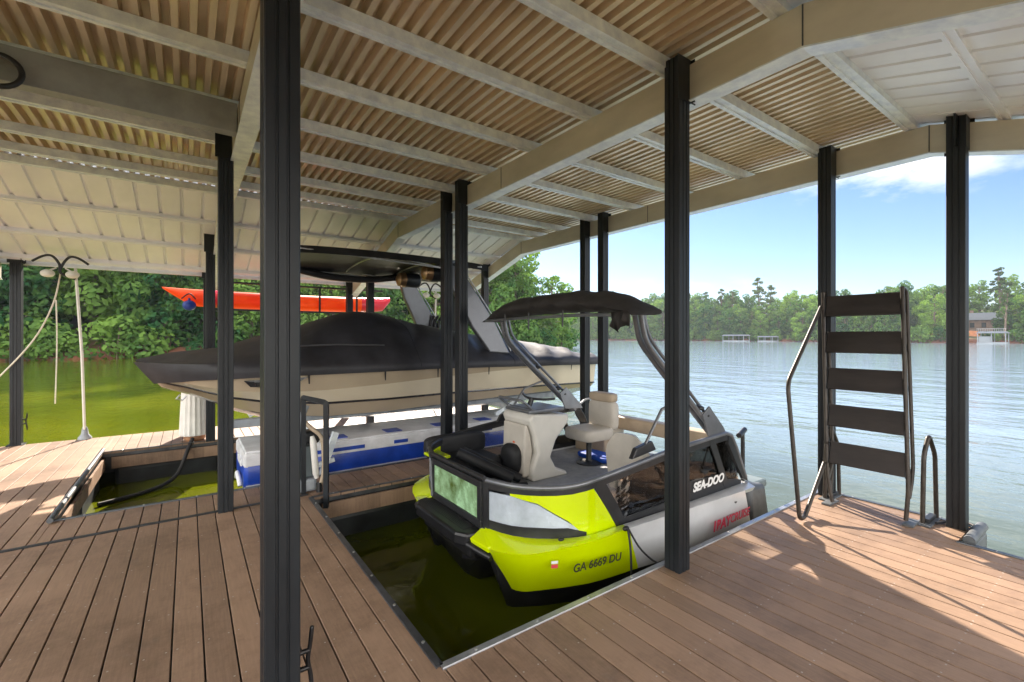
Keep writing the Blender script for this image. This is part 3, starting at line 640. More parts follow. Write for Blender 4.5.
# ------------------------------------------------------------------ covered wakeboard boat on its lift
YC = 7.40
wb = thing('wake_boat', (2.8,YC,.35), 'tan and black wakeboard boat under a dark fitted cover, raised in the far slip', 'boat')
XS = [-.78,-.62,-.40,-.1,.3,.8,1.5,2.3,3.2,4.2,5.2,6.0,6.42]
G = [(-.78,.30),(-.62,.46),(-.40,.62),(-.1,.80),(.3,.97),(.8,1.10),(1.5,1.20),(2.3,1.25),(6.42,1.22)]
GZ = [(-.78,1.40),(-.4,1.38),(.8,1.36),(3,1.35),(6.42,1.30)]
def ring(x):
    g = lerp(G, x); gz = lerp(GZ, x)
    kz = lerp([(-.78,1.06),(-.62,1.0),(-.40,.93),(-.1,.82),(.3,.68),(.8,.54),(1.5,.46),(2.3,.40),(6.42,.40)], x)
    cz = lerp([(-.78,1.08),(-.62,1.04),(-.40,.99),(-.1,.90),(.3,.80),(.8,.70),(1.5,.64),(2.3,.64),(4.4,.70),(6.42,.74)], x)
    cb = lerp([(-.78,.12),(-.62,.22),(-.40,.34),(-.1,.50),(.3,.68),(.8,.85),(1.5,1.0),(2.3,1.06),(6.42,1.05)], x)
    mb = g*.97; mz = cz+(gz-cz)*(.40+.075*max(0,x))
    lb = cb+(mb-cb)*.55; lz = cz+(mz-cz)*(.62-.07*max(0,x))
    return g, gz, mb, mz, lb, lz, cb, cz, kz
rings = [ring(x) for x in XS]
def xm(x): return x if x > 1.5 else 1.5+(x-1.5)*.885
XR = XS; XS = [xm(x) for x in XS]
def rk(x, z): return x+.72*max(0,1.40-z)*max(0,min(1,1-(x+.52)/1.1))
def side_strip(i0, j0, i1, j1, name, mt, off=0, keep=None):
    m = MB()
    for s in (-1, 1):
        rr = []
        for x, r in zip(XS, rings):
            if keep and not (keep[0] <= x <= keep[1]): continue
            rr.append([(rk(x,r[j0]), YC+s*(r[i0]+off), r[j0]), (rk(x,r[j1]), YC+s*(r[i1]+off), r[j1])])
        m.loft(rr, cap=False, closed=False)
    return m.build(name, mt, wb, smooth=35, recalc=False)
hm = MB()
for s in (-1, 1): hm.loft([[(rk(x,r[7]),YC+s*r[6],r[7]),(rk(x,r[8]),YC+s*r[6]*.5,(r[7]+r[8])/2-.02),(rk(x,r[8]),YC,r[8])] for x, r in zip(XS, rings)], cap=False, closed=False)
r = rings[-1]; hm.add([(6.42,YC-r[0],r[1]),(6.42,YC-r[6],r[7]),(6.42,YC,r[8]),(6.42,YC+r[6],r[7]),(6.42,YC+r[0],r[1])], [(0,1,2,3,4)])
r = rings[0]; X0 = XS[0]; hm.add([(rk(X0,z),YC+y,z) for y, z in ((-r[0],r[1]),(-r[2],r[3]),(-r[6],r[7]),(0,r[8]),(r[6],r[7]),(r[2],r[3]),(r[0],r[1]))], [(0,1,2,3,4,5,6)])
hm.build('hull_bottom', 'hull_dark', wb, smooth=35, recalc=False)
side_strip(0,1,2,3,'upper_side','hull_tan'); side_strip(2,3,4,5,'side_band','hull_light'); side_strip(4,5,6,7,'lower_side','hull_tan')
gr = MB()
for s in (-1, 1): gr.tube([(rk(x,r[5]),YC+s*(r[4]+.006),r[5]) for x, r in zip(XS, rings)], .016, 6)
gr.build('styling_line', 'hull_dark', wb)
gr = MB(); gr.tube([(-.08,7.04,.98),(-.12,7.03,.93),(-.06,7.03,.91),(-.02,7.03,.96)], .012, 8); gr.build('bow_eye', 'bolt', wb)
ven = MB()
for s in (-1, 1): ven.add([(.55,YC+s*1.045,1.17),(1.25,YC+s*1.15,1.19),(1.05,YC+s*1.12,1.08),(.62,YC+s*1.045,1.09)], [(0,1,2,3)])
o = ven.build('side_vent', 'hull_dark', wb); q = o.modifiers.new('s', 'SOLIDIFY'); q.thickness = .03; q.offset = 0
# cover draped from below the gunwale over windscreen and bow
RZ = [(-.80,1.42),(-.4,1.50),(.2,1.56),(.75,1.72),(1.3,1.86),(1.8,2.03),(2.1,2.11),(2.5,2.10),(3.0,1.97),(3.6,1.86),(4.3,1.76),(5.2,1.66),(6.0,1.55),(6.48,1.40)]
RW = [(-.80,.4),(.5,.45),(1.3,.6),(2.0,.72),(2.5,.78),(3.2,.75),(6.48,.78)]
xs = [-.80+i*7.29/74 for i in range(75)]; rr = []; wr = random.Random(3)
ph = [wr.uniform(0,6.28) for _ in range(8)]
for x in xs:
    g = lerp(G, x)+.02; gz = lerp(GZ, x); rz = lerp(RZ, x); rw = lerp(RW, x); ringp = []
    for s, seq in ((-1, range(13)), (1, range(12, -1, -1))):
        for k in seq:
            t = k/12
            if t < .25: yy = g+.018+.012*math.sin(math.pi*t/.25); zz = gz-lerp([(-.8,.27),(-.2,.20),(.8,.15),(3,.12)], x)*(1-t/.25)
            else:
                u = (t-.25)/.75; yy = g*(1-u)+g*rw*u*(1-u)*.55; yy = max(0, yy) if u < 1 else 0
                zz = gz+(rz-gz)*(1-(1-u)**1.75)
                zz -= .05*math.sin(math.pi*u)*(.6+.4*math.sin(x*2.1+ph[1]))
            fold = 1.0*(.012*math.sin(x*7+t*9+ph[2])+(.024*math.sin(x*11-t*9+ph[3])+.016*math.sin(x*23-t*15+ph[4]))*(min(1,max(.2,(x-1.8)/1.2))))*math.sin(t*3.1)
            fold *= min(1, max(0, (t-.25)/.2))
            ringp.append((rk(xm(x), zz), YC+s*(yy+fold*.6), zz+fold))
    rr.append(ringp)
cv = MB(); cv.loft(rr, cap=False, closed=False); n = len(rr[0])
cv.add(rr[0], [tuple(range(n))]); cv.add(rr[-1], [tuple(range(n))])
cv.build('boat_cover', 'cover_cloth', wb, smooth=50, recalc=False)
for k, x in enumerate((.2,1.2,2.2,3.0,3.9,4.8,5.7)):
    g = lerp(G, x)+.03; y = YC-g
    MB().add([(xm(x),y-.01,1.26),(xm(x)+.03,y-.01,1.26),(xm(x)+.035,y+.02,1.10),(xm(x)+.02,y+.02,1.10)], [(0,1,2,3)]).build('tie_down_strap', 'black_cloth', wb)
for x in (1.0, 2.7, 4.4):
    q = MB(); q.tube([p for p in rr[min(range(75), key=lambda i: abs(xs[i]-x))][1:25]], .006, 6); q.build('cover_seam', 'black_cloth', wb)
st = MB(); st.tube([(.9,6.27,1.58),(1.6,6.24,1.60),(2.25,6.25,1.585)], .012, 6); st.build('cover_strap', 'tower_grey', wb)
# tower legs, arch, speakers, folded bimini
for s in (-1, 1):
    y = YC+s*1.10; m = MB()
    a = [(4.02,1.45),(4.42,1.42),(4.15,1.95),(3.52,2.86),(3.26,2.9),(3.40,2.45),(3.72,1.85)]
    q = [[(x, y+s*.05-(z-1.4)*.10*s, z) for x, z in a], [(x, y-s*.05-(z-1.4)*.10*s, z) for x, z in a]]
    m.loft(q).build('tower_leg', 'tower_grey', wb, bevel=.02)
    mm = MB(); mm.tube([(4.46,y-.0,1.46),(4.19,y-s*.055,1.97),(3.56,y-s*.14,2.88)], .014, 8); mm.build('leg_trim', 'bright_trim', wb, smooth=50)
m = MB(); m.tube([(3.42,YC-1.0,2.86),(3.36,YC-.8,2.93),(3.36,YC+.8,2.93),(3.42,YC+1.0,2.86)], .055, 12); m.build('tower_arch', 'tower_grey', wb, smooth=50)
for y in (6.85, 7.95):
    m = MB(); m.lathe([(.02,-.24),(.10,-.22),(.13,-.12),(.135,.12),(.12,.15)], (3.36,y,2.75), 20, 'x'); sp_ = m.build('speaker', 'dark_metal', wb, smooth=40)
    MB().lathe([(.118,.15),(.10,.17),(.05,.14),(.01,.13)], (3.36,y,2.75), 20, 'x').build('cone', 'copper', sp_, smooth=40)
    MB().lathe([(.136,-.12),(.137,-.13),(.12,-.23),(.05,-.27)], (3.358,y,2.75), 20, 'x').build('end_cap', 'copper', sp_, smooth=40)
bx = [1.15+i*2.95/16 for i in range(17)]; rr = []
for x in bx:
    e = 1-abs((x-2.6)/1.5)**10*.07; z = 2.93-.03*((x-2.6)/1.45)**2
    rr.append([(x, YC+v*1.02*e, z+.05*(1-v*v)-(.10 if abs(v) > .99 else 0)) for v in (-1,-.96,-.7,-.35,0,.35,.7,.96,1)]+[(x, YC+v*1.0*e, z-.016+.05*(1-v*v)-(.08 if abs(v) > .9 else 0)) for v in (1,.7,.35,0,-.35,-.7,-1)])
MB().loft(rr).build('bimini_top', 'black_cloth', wb, smooth=45)
bm_ = MB()
for x in (1.2, 2.3, 3.2, 3.95): bm_.tube(bez([(x,YC-.98,2.86),(x,YC-.7,2.90),(x,YC,2.93),(x,YC+.7,2.90),(x,YC+.98,2.86)],4), .013, 8)
for s in (-1, 1):
    bm_.tube([(1.2,YC+s*.98,2.86),(3.3,YC+s*.95,2.78),(3.95,YC+s*.98,2.86)], .012, 8); bm_.tube([(2.3,YC+s*.97,2.89),(3.3,YC+s*.95,2.78)], .012, 8)
bm_.build('bimini_frame', 'bright_trim', wb, smooth=50)
bg_ = MB(); bg_.tube(bez([(1.4,YC+.9,2.86),(2.0,YC+.95,2.76),(2.7,YC+.9,2.75),(3.3,YC+.85,2.84)],6), [.02]+[.06]*17+[.02], 10); bg_.build('rolled_curtain', 'black_cloth', wb, smooth=60)
br = MB()
for k in range(3): br.tube([(3.95+k*.09,YC+.95,1.86),(3.97+k*.09,YC+.98,2.02),(4.0+k*.09,YC+.9,2.12)], .028, 8)
br.build('board_rack', 'black_plastic', wb, smooth=50)

# lift beneath it
lf = thing('boat_lift', (2.8,YC,-.4), 'blue and white boat lift with long tanks carrying the covered boat', 'boat lift')
for yA, zo, x0 in ((6.02, 0, .52), (7.95, -.42, .95)):
    wd = 1.0 if zo == 0 else .62
    pr_ = [(yA,.0+zo),(yA+.05,-.1+zo),(yA+wd-.07,-.1+zo),(yA+wd,.0+zo),(yA+wd,.26+zo),(yA+wd-.07,.32+zo),(yA+.06,.32+zo),(yA,.24+zo)]
    tk = MB().prism(pr_, 'x', x0, 5.3).build('tank', 'lift_blue', lf, bevel=.045, smooth=45)
    MB().box(x0-.004,5.305,yA-.006,yA+wd+.004,.19+zo,.355+zo).build('upper_shell', 'lift_white', tk, bevel=.03)
    MB().box(x0+.02,5.28,yA+.03,yA+wd-.02,.35+zo,.375+zo).build('tank_top', 'lift_white', tk, bevel=.015)
    MB().box(x0-.025,x0-.001,yA+.12,yA+.52,.19+zo,.27+zo).build('end_label', 'lift_white', tk, bevel=.01)
    q = MB(); q.tube(bez([(x0-.03,yA+.08,-.02+zo),(x0-.04,yA+.15,.06+zo),(x0-.04,yA+.32,.08+zo),(x0-.03,yA+.5,-.02+zo)],5), .025, 8); q.build('end_handle', 'lift_white', tk, smooth=50)
    for k in range(5):
        if zo == 0: MB().box(1.5+k*.75,1.72+k*.75,yA+.12,yA+.34,.376,.384).build('top_hatch', 'lift_blue', tk)
    for k, (u, v) in enumerate(((1.0,1.9),(2.3,2.5),(3.2,3.9))): MB().box(u,v,yA-.012,yA-.007,.24+zo,.285+zo).build('side_marking', 'lift_blue', tk)
    MB().box(x0+.02,5.28,yA-.016,yA+.0,-.06+zo,-.01+zo).build('rub_strip', 'lift_white', tk)
for y in (6.55, 8.25):
    MB().box(.4,5.6,y-.06,y+.06,.58,.68).build('bunk', 'weathered_grey', lf, bevel=.01)
for x in (1.05, 4.4):
    for y in (6.30, 8.50):
        q = MB(); q.tube([(x-.25,y,.42),(x+.12,y,.60)], .03, 8, True); q.tube([(x+.35,y,.42),(x+.12,y,.60)], .03, 8, True); q.build('lift_arm', 'galvanised', lf)
    MB().box(x-.05,x+.05,6.2,8.6,.50,.575).build('cross_beam', 'galvanised', lf)
q = MB(); q.tube([(1.35,5.97,.0),(1.52,5.97,.50)], .035, 8, True); q.tube([(1.02,5.97,.05),(1.50,5.97,.16)], .025, 8, True); q.build('lift_arm', 'galvanised', lf)

# ------------------------------------------------------------------ lime and grey pontoon boat
PC = 3.73
pb = thing('pontoon_boat', (3.4,PC,-.45), 'lime yellow and grey pontoon boat with black rails and folded canopy in near slip', 'boat')
def mir(s, y): return PC+s*(PC-y)
class Wall:
    def __init__(w, pts): w.p = [Vector(p) for p in pts]; w.s = [0]; [w.s.append(w.s[-1]+(b-a).length) for a, b in zip(w.p, w.p[1:])]
    def at(w, s):
        for i in range(len(w.p)-1):
            if s <= w.s[i+1] or i == len(w.p)-2:
                t = (s-w.s[i])/(w.s[i+1]-w.s[i]); d = (w.p[i+1]-w.p[i]).normalized(); return w.p[i]+(w.p[i+1]-w.p[i])*t, Vector((d.y, -d.x))
rail_path = Wall(bez([(2.03,3.25,0),(2.11,2.98,0),(2.25,2.80,0),(2.45,2.67,0),(2.72,2.60,0),(3.57,2.58,0),(4.6,2.58,0),(5.02,2.58,0)],4))
rail_path.p = [Vector((v.x, v.y)) for v in rail_path.p]; rail_path = Wall(rail_path.p)
ZB = [(0,.10),(3.4,.12)]; ZT = [(0,.49),(.75,.50),(1.0,.535),(1.88,.63),(2.9,.68),(3.0,.65),(3.32,.14)]
spon_path = Wall([Vector((v.x, v.y)) for v in bez([(1.93,3.02,0),(1.97,2.85,0),(2.10,2.68,0),(2.45,2.53,0),(2.9,2.46,0),(4.6,2.43,0),(4.9,2.43,0)],4)])
SZT = [(0,.03),(.5,.09),(1.2,.15),(3.4,.11)]; SZB = [(0,-.34),(.5,-.30),(1.0,-.27),(1.4,-.25),(2.2,-.29),(3.4,-.32)]
def strip(path, keys, zb, zt, name, mt, off=.0, thick=.012, side=1, parent=None, inw=0, n=3, bevel=0, smooth=30):
    ks = []
    for (a, l, h), (b, l2, h2) in zip(keys, keys[1:]):
        k = max(1, int((b-a)/.12)+1)
        for i in range(k): t = i/k; ks.append((a+(b-a)*t, l+(l2-l)*t, h+(h2-h)*t))
    ks.append(keys[-1]); m = MB(); rr = []
    for s, l, h in ks:
        p, nn = path.at(s); z0, z1 = lerp(zb, s), lerp(zt, s); iw = lerp([(0,.20),(.5,.19),(1.4,.06),(2,.04)], s) if inw else 0; za, zc = z0+(z1-z0)*l, z0+(z1-z0)*h
        def pt(o, z, t): q = p+nn*(o-iw*(1-t)); return (q.x, q.y if side > 0 else 2*PC-q.y, z)
        rr.append([pt(off, za, l), pt(off, zc, h), pt(off-thick, zc, h), pt(off-thick, za, l)])
    m.loft(rr); return m.build(name, mt, parent or pb, smooth=smooth, bevel=bevel)
def railtube(path, keys, r, name, mt, side=1, parent=None):
    m = MB(); pts = []
    for s, z in keys: p, nn = path.at(s); pts.append((p.x, p.y if side > 0 else 2*PC-p.y, z))
    m.tube(pts, r, 10); return m.build(name, mt, parent or pb, smooth=50)
smax = rail_path.s[-1]; pmax = spon_path.s[-1]
for side in (1, -1):
    def P(path, keys, zb, zt, name, mt, **k): return strip(path, keys, zb, zt, name, mt, side=side, **k)
    # sponson skin
    P(spon_path, [(0,0,1),(1.25,0,1),(1.42,0,.05)], SZB, SZT, 'bow_panel', 'lime', off=.004, inw=.04)
    P(spon_path, [(1.26,.95,1),(1.43,0,1),(pmax-.22,0,1),(pmax-.02,0,.02)], SZB, SZT, 'stern_panel', 'boat_grey', off=.004, inw=.04)
    # ledge between sponson and rail
    for nm, mt, a, b in (('bow_ledge','lime',0,1.25), ('stern_ledge','boat_grey',1.251,pmax)):
        rr = []
        for i in range(25):
            s = a+(b-a)*i/24; p, nn = spon_path.at(s); f_ = s/pmax; q, n2 = rail_path.at(f_*(smax-.05))
            z0, z1 = lerp(SZT, s), .115
            yy = lambda v: v if side > 0 else 2*PC-v
            rr.append([(p.x,yy(p.y),z0),(p.x*.35+q.x*.65,yy(p.y*.35+q.y*.65),z0*.45+z1*.55+.012),(q.x,yy(q.y),z1),(q.x,yy(q.y),z1-.06),(p.x+nn.x*-.03,yy(p.y-nn.y*.03),z0-.05)])
        MB().loft(rr).build(nm, mt, pb, smooth=40)
    # black sponson tube below
    rr = []
    for x, hw, zk, yc in ((1.95,.02,-.06,3.06),(2.0,.04,-.28,3.06),(2.12,.07,-.58,3.06),(2.32,.11,-.64,2.98),(2.6,.13,-.66,2.88),(3.2,.19,-.66,2.78),(5.0,.20,-.66,2.74)):
        yc = yc if side > 0 else 2*PC-yc; zm = max(zk*.5, -.26)
        rr.append([(x,yc-hw,-.02),(x,yc-hw,zm),(x+.03,yc-hw*.7,zk*.85),(x+.04,yc,zk),(x+.03,yc+hw*.7,zk*.85),(x,yc+hw,zm),(x,yc+hw,-.02)])
    MB().loft(rr).build('side_hull', 'black_plastic', pb, smooth=40)
    # rail wall
    P(rail_path, [(.03,.18,.80),(.285,.20,.82),(.507,.22,.69),(.746,.20,.33),(.88,.10,.11)], ZB, ZT, 'bow_window', 'pale_panel', off=.004)
    P(rail_path, [(.28,.83,.90),(.507,.72,.93),(.746,.36,.94),(.885,.04,.94),(.95,.0,.95),(1.22,0,.05)], ZB, ZT, 'upper_panel', 'lime', off=.008)
    P(rail_path, [(0,0,.20),(.507,0,.24),(.746,0,.22),(.9,0,.10)], ZB, ZT, 'lower_frame', 'rail_black', off=.012)
    P(rail_path, [(0,.86,1),(.3,.88,1),(smax-.42,.90,1)], ZB, ZT, 'top_frame', 'rail_black', off=.014, thick=.03)
    P(rail_path, [(.0,0,1),(.06,0,1)], ZB, ZT, 'corner_frame', 'rail_black', off=.016, thick=.04)
    P(rail_path, [(.95,1,1),(1.07,.56,1),(1.23,0,.44),(1.35,0,0)], ZB, ZT, 'slanted_frame', 'rail_black', off=.013)
    P(rail_path, [(1.23,0,.14),(smax-.15,0,.16)], ZB, ZT, 'lower_frame', 'rail_black', off=.0125)
    P(rail_path, [(1.97,0,1),(2.12,0,1)], ZB, ZT, 'upright_frame', 'rail_black', off=.015)
    P(rail_path, [(2.12,.12,.38),(2.8,.12,.30)], ZB, ZT, 'name_panel', 'rail_black', off=.010)
    P(rail_path, [(2.56,1,1),(2.66,.68,1),(2.86,0,.32),(2.96,0,0)], ZB, ZT, 'slanted_frame', 'rail_black', off=.016)
    P(rail_path, [(2.93,.0,1),(3.02,.0,1),(3.32,0,1)], [(0,.12),(2.93,.58),(3.25,.12),(4,.12)], ZT, 'end_frame', 'rail_black', off=.014, thick=.03)
    P(rail_path, [(1.08,.55,.92),(1.28,.10,.92),(2.0,.12,.92)], ZB, ZT, 'side_window', 'clear_vinyl', off=.0, thick=.004)
    P(rail_path, [(2.1,.12,.92),(2.9,.12,.92)], ZB, ZT, 'side_window', 'clear_vinyl', off=-.002, thick=.004)
    P(rail_path, [(2.9,.12,.95),(3.16,.12,.62)], ZB, ZT, 'side_window', 'clear_vinyl', off=-.004, thick=.004)
    railtube(rail_path, [(.0,.50)]+[(s, lerp(ZT, s)+.012) for s in [.1*i for i in range(1,30)]]+[(3.0,.66),(3.1,.52),(3.3,.16)], .022, 'top_rail', 'rail_grey' if side > 0 else 'rail_black', side)
# floor, centre hull, stern
outl = [(rail_path.at(s)[0].x, rail_path.at(s)[0].y+.01) for s in [i*smax/30 for i in range(31)]]
fl = MB(); poly = outl+[(x, 2*PC-y) for x, y in reversed(outl)]; fl.prism(poly, 'z', .02, .095); fl.build('floor', 'deck_grey', pb)
rr = []
for x, hw, zk, zt in ((1.90,.30,-.12,.02),(1.98,.40,-.42,.02),(2.10,.40,-.58,.02),(2.6,.42,-.66,.015),(5.0,.42,-.66,.015)):
    rr.append([(x,PC-hw,zt),(x+.02,PC-hw,-.2),(x+.05,PC-hw*.5,zk*.85),(x+.07,PC,zk),(x+.05,PC+hw*.5,zk*.85),(x+.02,PC+hw,-.2),(x,PC+hw,zt)])
MB().loft(rr).build('centre_hull', 'black_plastic', pb, smooth=40)
# boarding step at the bow, and the gate above it
stp = [(2.02,3.22),(1.86,3.24),(1.80,3.35),(1.80,4.12),(1.86,4.24),(2.02,4.26)]
MB().prism(stp, 'z', -.03, .085).build('boarding_step', 'black_plastic', pb, bevel=.025)
q = MB()
for k in range(7): q.box(1.88+k*.018,1.888+k*.018,3.34,4.14,.086,.092)
q.build('step_grip', 'rail_black', pb)
MB().box(1.90,2.06,3.26,4.20,-.16,-.005).build('bow_beam', 'black_plastic', pb, bevel=.04)
for s in (1,-1):
    yy = lambda v: v if s > 0 else 2*PC-v
    m = MB(); m.add([(2.0,yy(3.26),.10),(1.87,yy(3.22),.06),(1.92,yy(3.03),.035),(2.1,yy(2.95),.10)], [(0,1,2,3)]); m.add([(2.0,yy(3.26),.07),(1.88,yy(3.22),.02),(1.93,yy(3.03),-.01),(2.1,yy(2.95),.07)], [(0,1,2,3)])
    m.f += [(0,1,5,4),(1,2,6,5),(2,3,7,6)]; m.build('bow_corner', 'lime', pb, bevel=.008)
    q = MB(); q.tube([(1.87,yy(3.25),.0),(1.91,yy(3.12),-.025),(1.95,yy(3.02),-.045)], .028, 10); q.build('bow_fender', 'black_plastic', pb, smooth=50)
gt = MB(); gx = 2.015
gt.box(gx-.025,gx+.02,3.25,4.21,.10,.16); gt.box(gx-.025,gx+.02,3.25,4.21,.43,.49); gt.box(gx-.024,gx+.019,3.25,3.31,.158,.432); gt.box(gx-.024,gx+.019,4.15,4.21,.158,.432)
g_ = gt.build('bow_gate', 'rail_black', pb, bevel=.006)
MB().box(gx-.008,gx+.002,3.305,4.155,.155,.435).build('pane', 'green_reflection', g_)
q = MB(); q.tube([(gx,3.22,.515),(gx,4.24,.515)], .024, 10); q.build('gate_rail', 'rail_black', g_, smooth=50)
q = MB(); q.tube([(gx-.03,4.16,.12),(gx-.03,4.19,.46)], .012, 8); q.build('gate_strut', 'rail_grey', g_, smooth=50)
# console
cs = thing  # (keeps the namespace tidy)
prof = [(3.10,.095),(3.62,.095),(3.60,.14),(3.44,.20),(3.36,.34),(3.44,.52),(3.62,.70),(3.64,.80),(3.10,.84),(3.06,.78),(3.14,.60),(3.18,.40),(3.10,.24)]
con = MB().prism(prof, 'y', 3.95, 4.50).build('console', 'console_white', pb, bevel=.03, smooth=40)
MB().box(3.08,3.60,3.98,4.47,.84,.885).build('dashboard', 'rail_grey', con, bevel=.02)
q = MB(); q.prism([(3.10,.14),(3.15,.42),(3.12,.60),(3.08,.72),(3.04,.72),(3.02,.14)], 'y', 4.02, 4.44); q.build('storage_front', 'cream', con, bevel=.02)
q = MB(); q.tube([(3.26,4.23,.88),(3.30,4.23,.98)], .03, 8); q.tube(bez([(3.40,3.93,1.0),(3.34,4.05,.98),(3.30,4.23,.975),(3.34,4.41,.98),(3.40,4.53,1.0)],4), .014, 8); q.build('handlebar', 'rail_black', con, smooth=50)
q = MB(); q.tube(fillet([(3.14,3.99,.88),(2.98,3.99,1.0),(2.98,4.46,1.0),(3.14,4.46,.88),(3.14,3.99,.88)],.05), .016, 8); q.build('visor_frame', 'rail_grey', con, smooth=50)
MB().add([(3.14,4.0,.885),(2.985,4.0,.995),(2.985,4.45,.995),(3.14,4.45,.885)], [(0,1,2,3)]).build('windscreen', 'clear_vinyl', con)
tag(MB().ball((3.08,4.22,.50), .05,.13,.035, 12, 8, .8).build('life_vest', 'orange', None, loc=(3.0,4.22,.42)), 'small orange life vest stuffed into the front of the white console', 'life vest')
tag(MB().ball((3.0,4.22,.32), .09,.16,.17, 14, 9, .75).build('gear_bag', 'black_cloth', None, loc=(2.98,4.22,.10), smooth=60), 'black gear bag hanging at the front of the white boat console', 'bag')
# helm seat, rear lounge, bow cushions
def cushion(m, x0,x1,y0,y1,z0,z1): 
    m.ball(((x0+x1)/2,(y0+y1)/2,(z0+z1)/2), (x1-x0)/2,(y1-y0)/2,(z1-z0)/2, 24, 12, .38); return m
q = MB(); q.lathe([(.16,0),(.16,.015),(.05,.03),(.035,.05),(.035,.32)], (4.16,4.15,.096), 18); pd = q.build('seat_pedestal', 'dark_metal', pb, smooth=40)
cushion(MB(), 3.92,4.42,3.92,4.40,.40,.56).build('seat_cushion', 'cream', pb, smooth=60)
sb_ = MB(); cushion(sb_, 4.36,4.50,3.93,4.38,.50,.88); sb_.build('seat_back', 'cream', pb, smooth=60)
cushion(MB(), 4.35,4.50,3.95,4.36,.86,.98).build('headrest', 'tan_vinyl', pb, smooth=60)
tag(cushion(MB(), 4.25,4.545,3.95,4.50,.097,.17).build('floor_cushion', 'blue_cloth', None, smooth=60, loc=(4.3,3.8,.096)), 'flat blue cushion lying on the pontoon boat floor under the helm seat', 'cushion')
for x0, x1, y0, y1 in ((4.55,4.98,4.25,4.82),(4.55,4.98,2.70,3.20)):
    MB().box(x0,x1,y0,y1,.096,.33).build('bench_base', 'tan_vinyl', pb, bevel=.02); cushion(MB(), x0-.02,x1+.02,y0-.01,y1+.01,.33,.44).build('bench_cushion', 'cream', pb, smooth=60)
cushion(MB(), 4.86,5.05,2.75,4.80,.42,.60).build('lounge_back', 'tan_vinyl', pb, smooth=60)
MB().box(3.62,4.10,2.74,3.22,.096,.34).build('corner_seat_base', 'tan_vinyl', pb, bevel=.03); cushion(MB(), 3.60,4.12,2.73,3.24,.34,.45).build('corner_seat', 'cream', pb, smooth=60)
rr = []
for k in range(9):
    t_ = k/8; z = .14+.60*t_; x0 = 3.66-.10*t_; hw = .30*(1-.55*max(0,t_-.55)**2/.2)
    rr.append([(x0-.045*math.sin(a)*(1 if t_ < .99 else .5)-.07*math.cos(a)**2, 2.98+hw*math.cos(a), z) for a in [2*math.pi*i/16 for i in range(16)]])
MB().loft(rr).build('corner_seat_shell', 'cream', pb, smooth=60)
cushion(MB(), 2.25,2.95,4.25,4.85,.096,.36).build('bow_seat', 'black_cloth', pb, smooth=60)
sb_ = MB(); cushion(sb_, 2.20,3.0,4.74,4.88,.30,.55); sb_.build('bow_backrest', 'black_cloth', pb, smooth=60)
q = MB(); q.tube([(2.35,4.30,.46),(2.80,3.92,.20)], .06, 10); q.tube([(2.48,4.42,.44),(2.98,4.02,.14)], .05, 10); q.tube([(2.2,4.0,.14),(2.9,3.8,.13)], .05, 10)
tag(q.build('rolled_covers', 'black_cloth', None, smooth=50, loc=(2.6,4.1,.1)), 'bundle of black rolled covers dumped in the bow of the pontoon boat', 'boat cover')
tag(MB().box(2.12,2.30,4.36,4.66,.40,.43).build('step_mat', 'lime', None, bevel=.01, loc=(2.2,4.5,.4)), 'lime yellow pad laid behind the bow gate of the pontoon boat', 'pad')
# stern platform, boarding pole
MB().box(4.98,5.42,2.55,4.91,-.02,.075).build('swim_platform', 'box_grey', pb, bevel=.03)
for s in (1,-1):
    y = 2.72 if s > 0 else 2*PC-2.72
    q = MB(); q.loft([[(4.9,y-.25,-.30),(4.9,y+.25,-.30),(4.9,y+.22,.10),(4.9,y-.24,.10)],[(5.35,y-.24,-.36),(5.35,y+.22,-.36),(5.28,y+.18,.06),(5.28,y-.22,.06)]]); q.build('stern_sponson', 'grey_dark', pb, bevel=.05, smooth=40)
q = MB(); q.tube([(5.12,2.68,.08),(5.12,2.68,.62)], .022, 8); q.tube([(5.18,2.70,.08),(5.18,2.70,.50)], .014, 8); q.tube([(5.0,2.66,.60),(5.2,2.7,.64)], .03, 8); q.build('ladder_pole', 'rail_black', pb, smooth=50)
q = MB(); q.lathe([(.030,0),(.030,.012),(.02,.018)], (4.52,2.435,.045), 16, 'y'); q.build('fuel_cap', 'rail_black', pb, smooth=40)
q = MB(); q.tube(bez([(4.62,4.84,.68),(4.8,4.84,.78),(5.05,4.80,.76),(5.1,4.75,.58)],5), .016, 8); q.build('stern_grab_rail', 'rail_grey', pb, smooth=50)
# cleat and mooring lines
q = MB(); q.ball((2.33,2.62,.15), .03,.018,.014, 10, 6); q.build('deck_cleat', 'black_plastic', pb, smooth=60)
q = MB(); q.ball((2.86,2.44,.165), .035,.02,.02, 10, 6); q.build('mooring_cleat', 'black_plastic', pb, smooth=60)
q = MB(); q.tube(bez([(2.87,2.43,.17),(2.87,2.40,.0),(2.86,2.38,-.30)],5), .009, 8); q.tube(bez([(2.88,2.43,.16),(2.98,2.38,-.02),(3.12,2.30,-.14),(3.14,2.16,-.02)],5), .008, 8)
tag(q.build('mooring_line', 'rubber', None, smooth=50, loc=(2.87,2.42,0)), 'short black mooring line hanging from the lime side of the pontoon boat', 'rope')
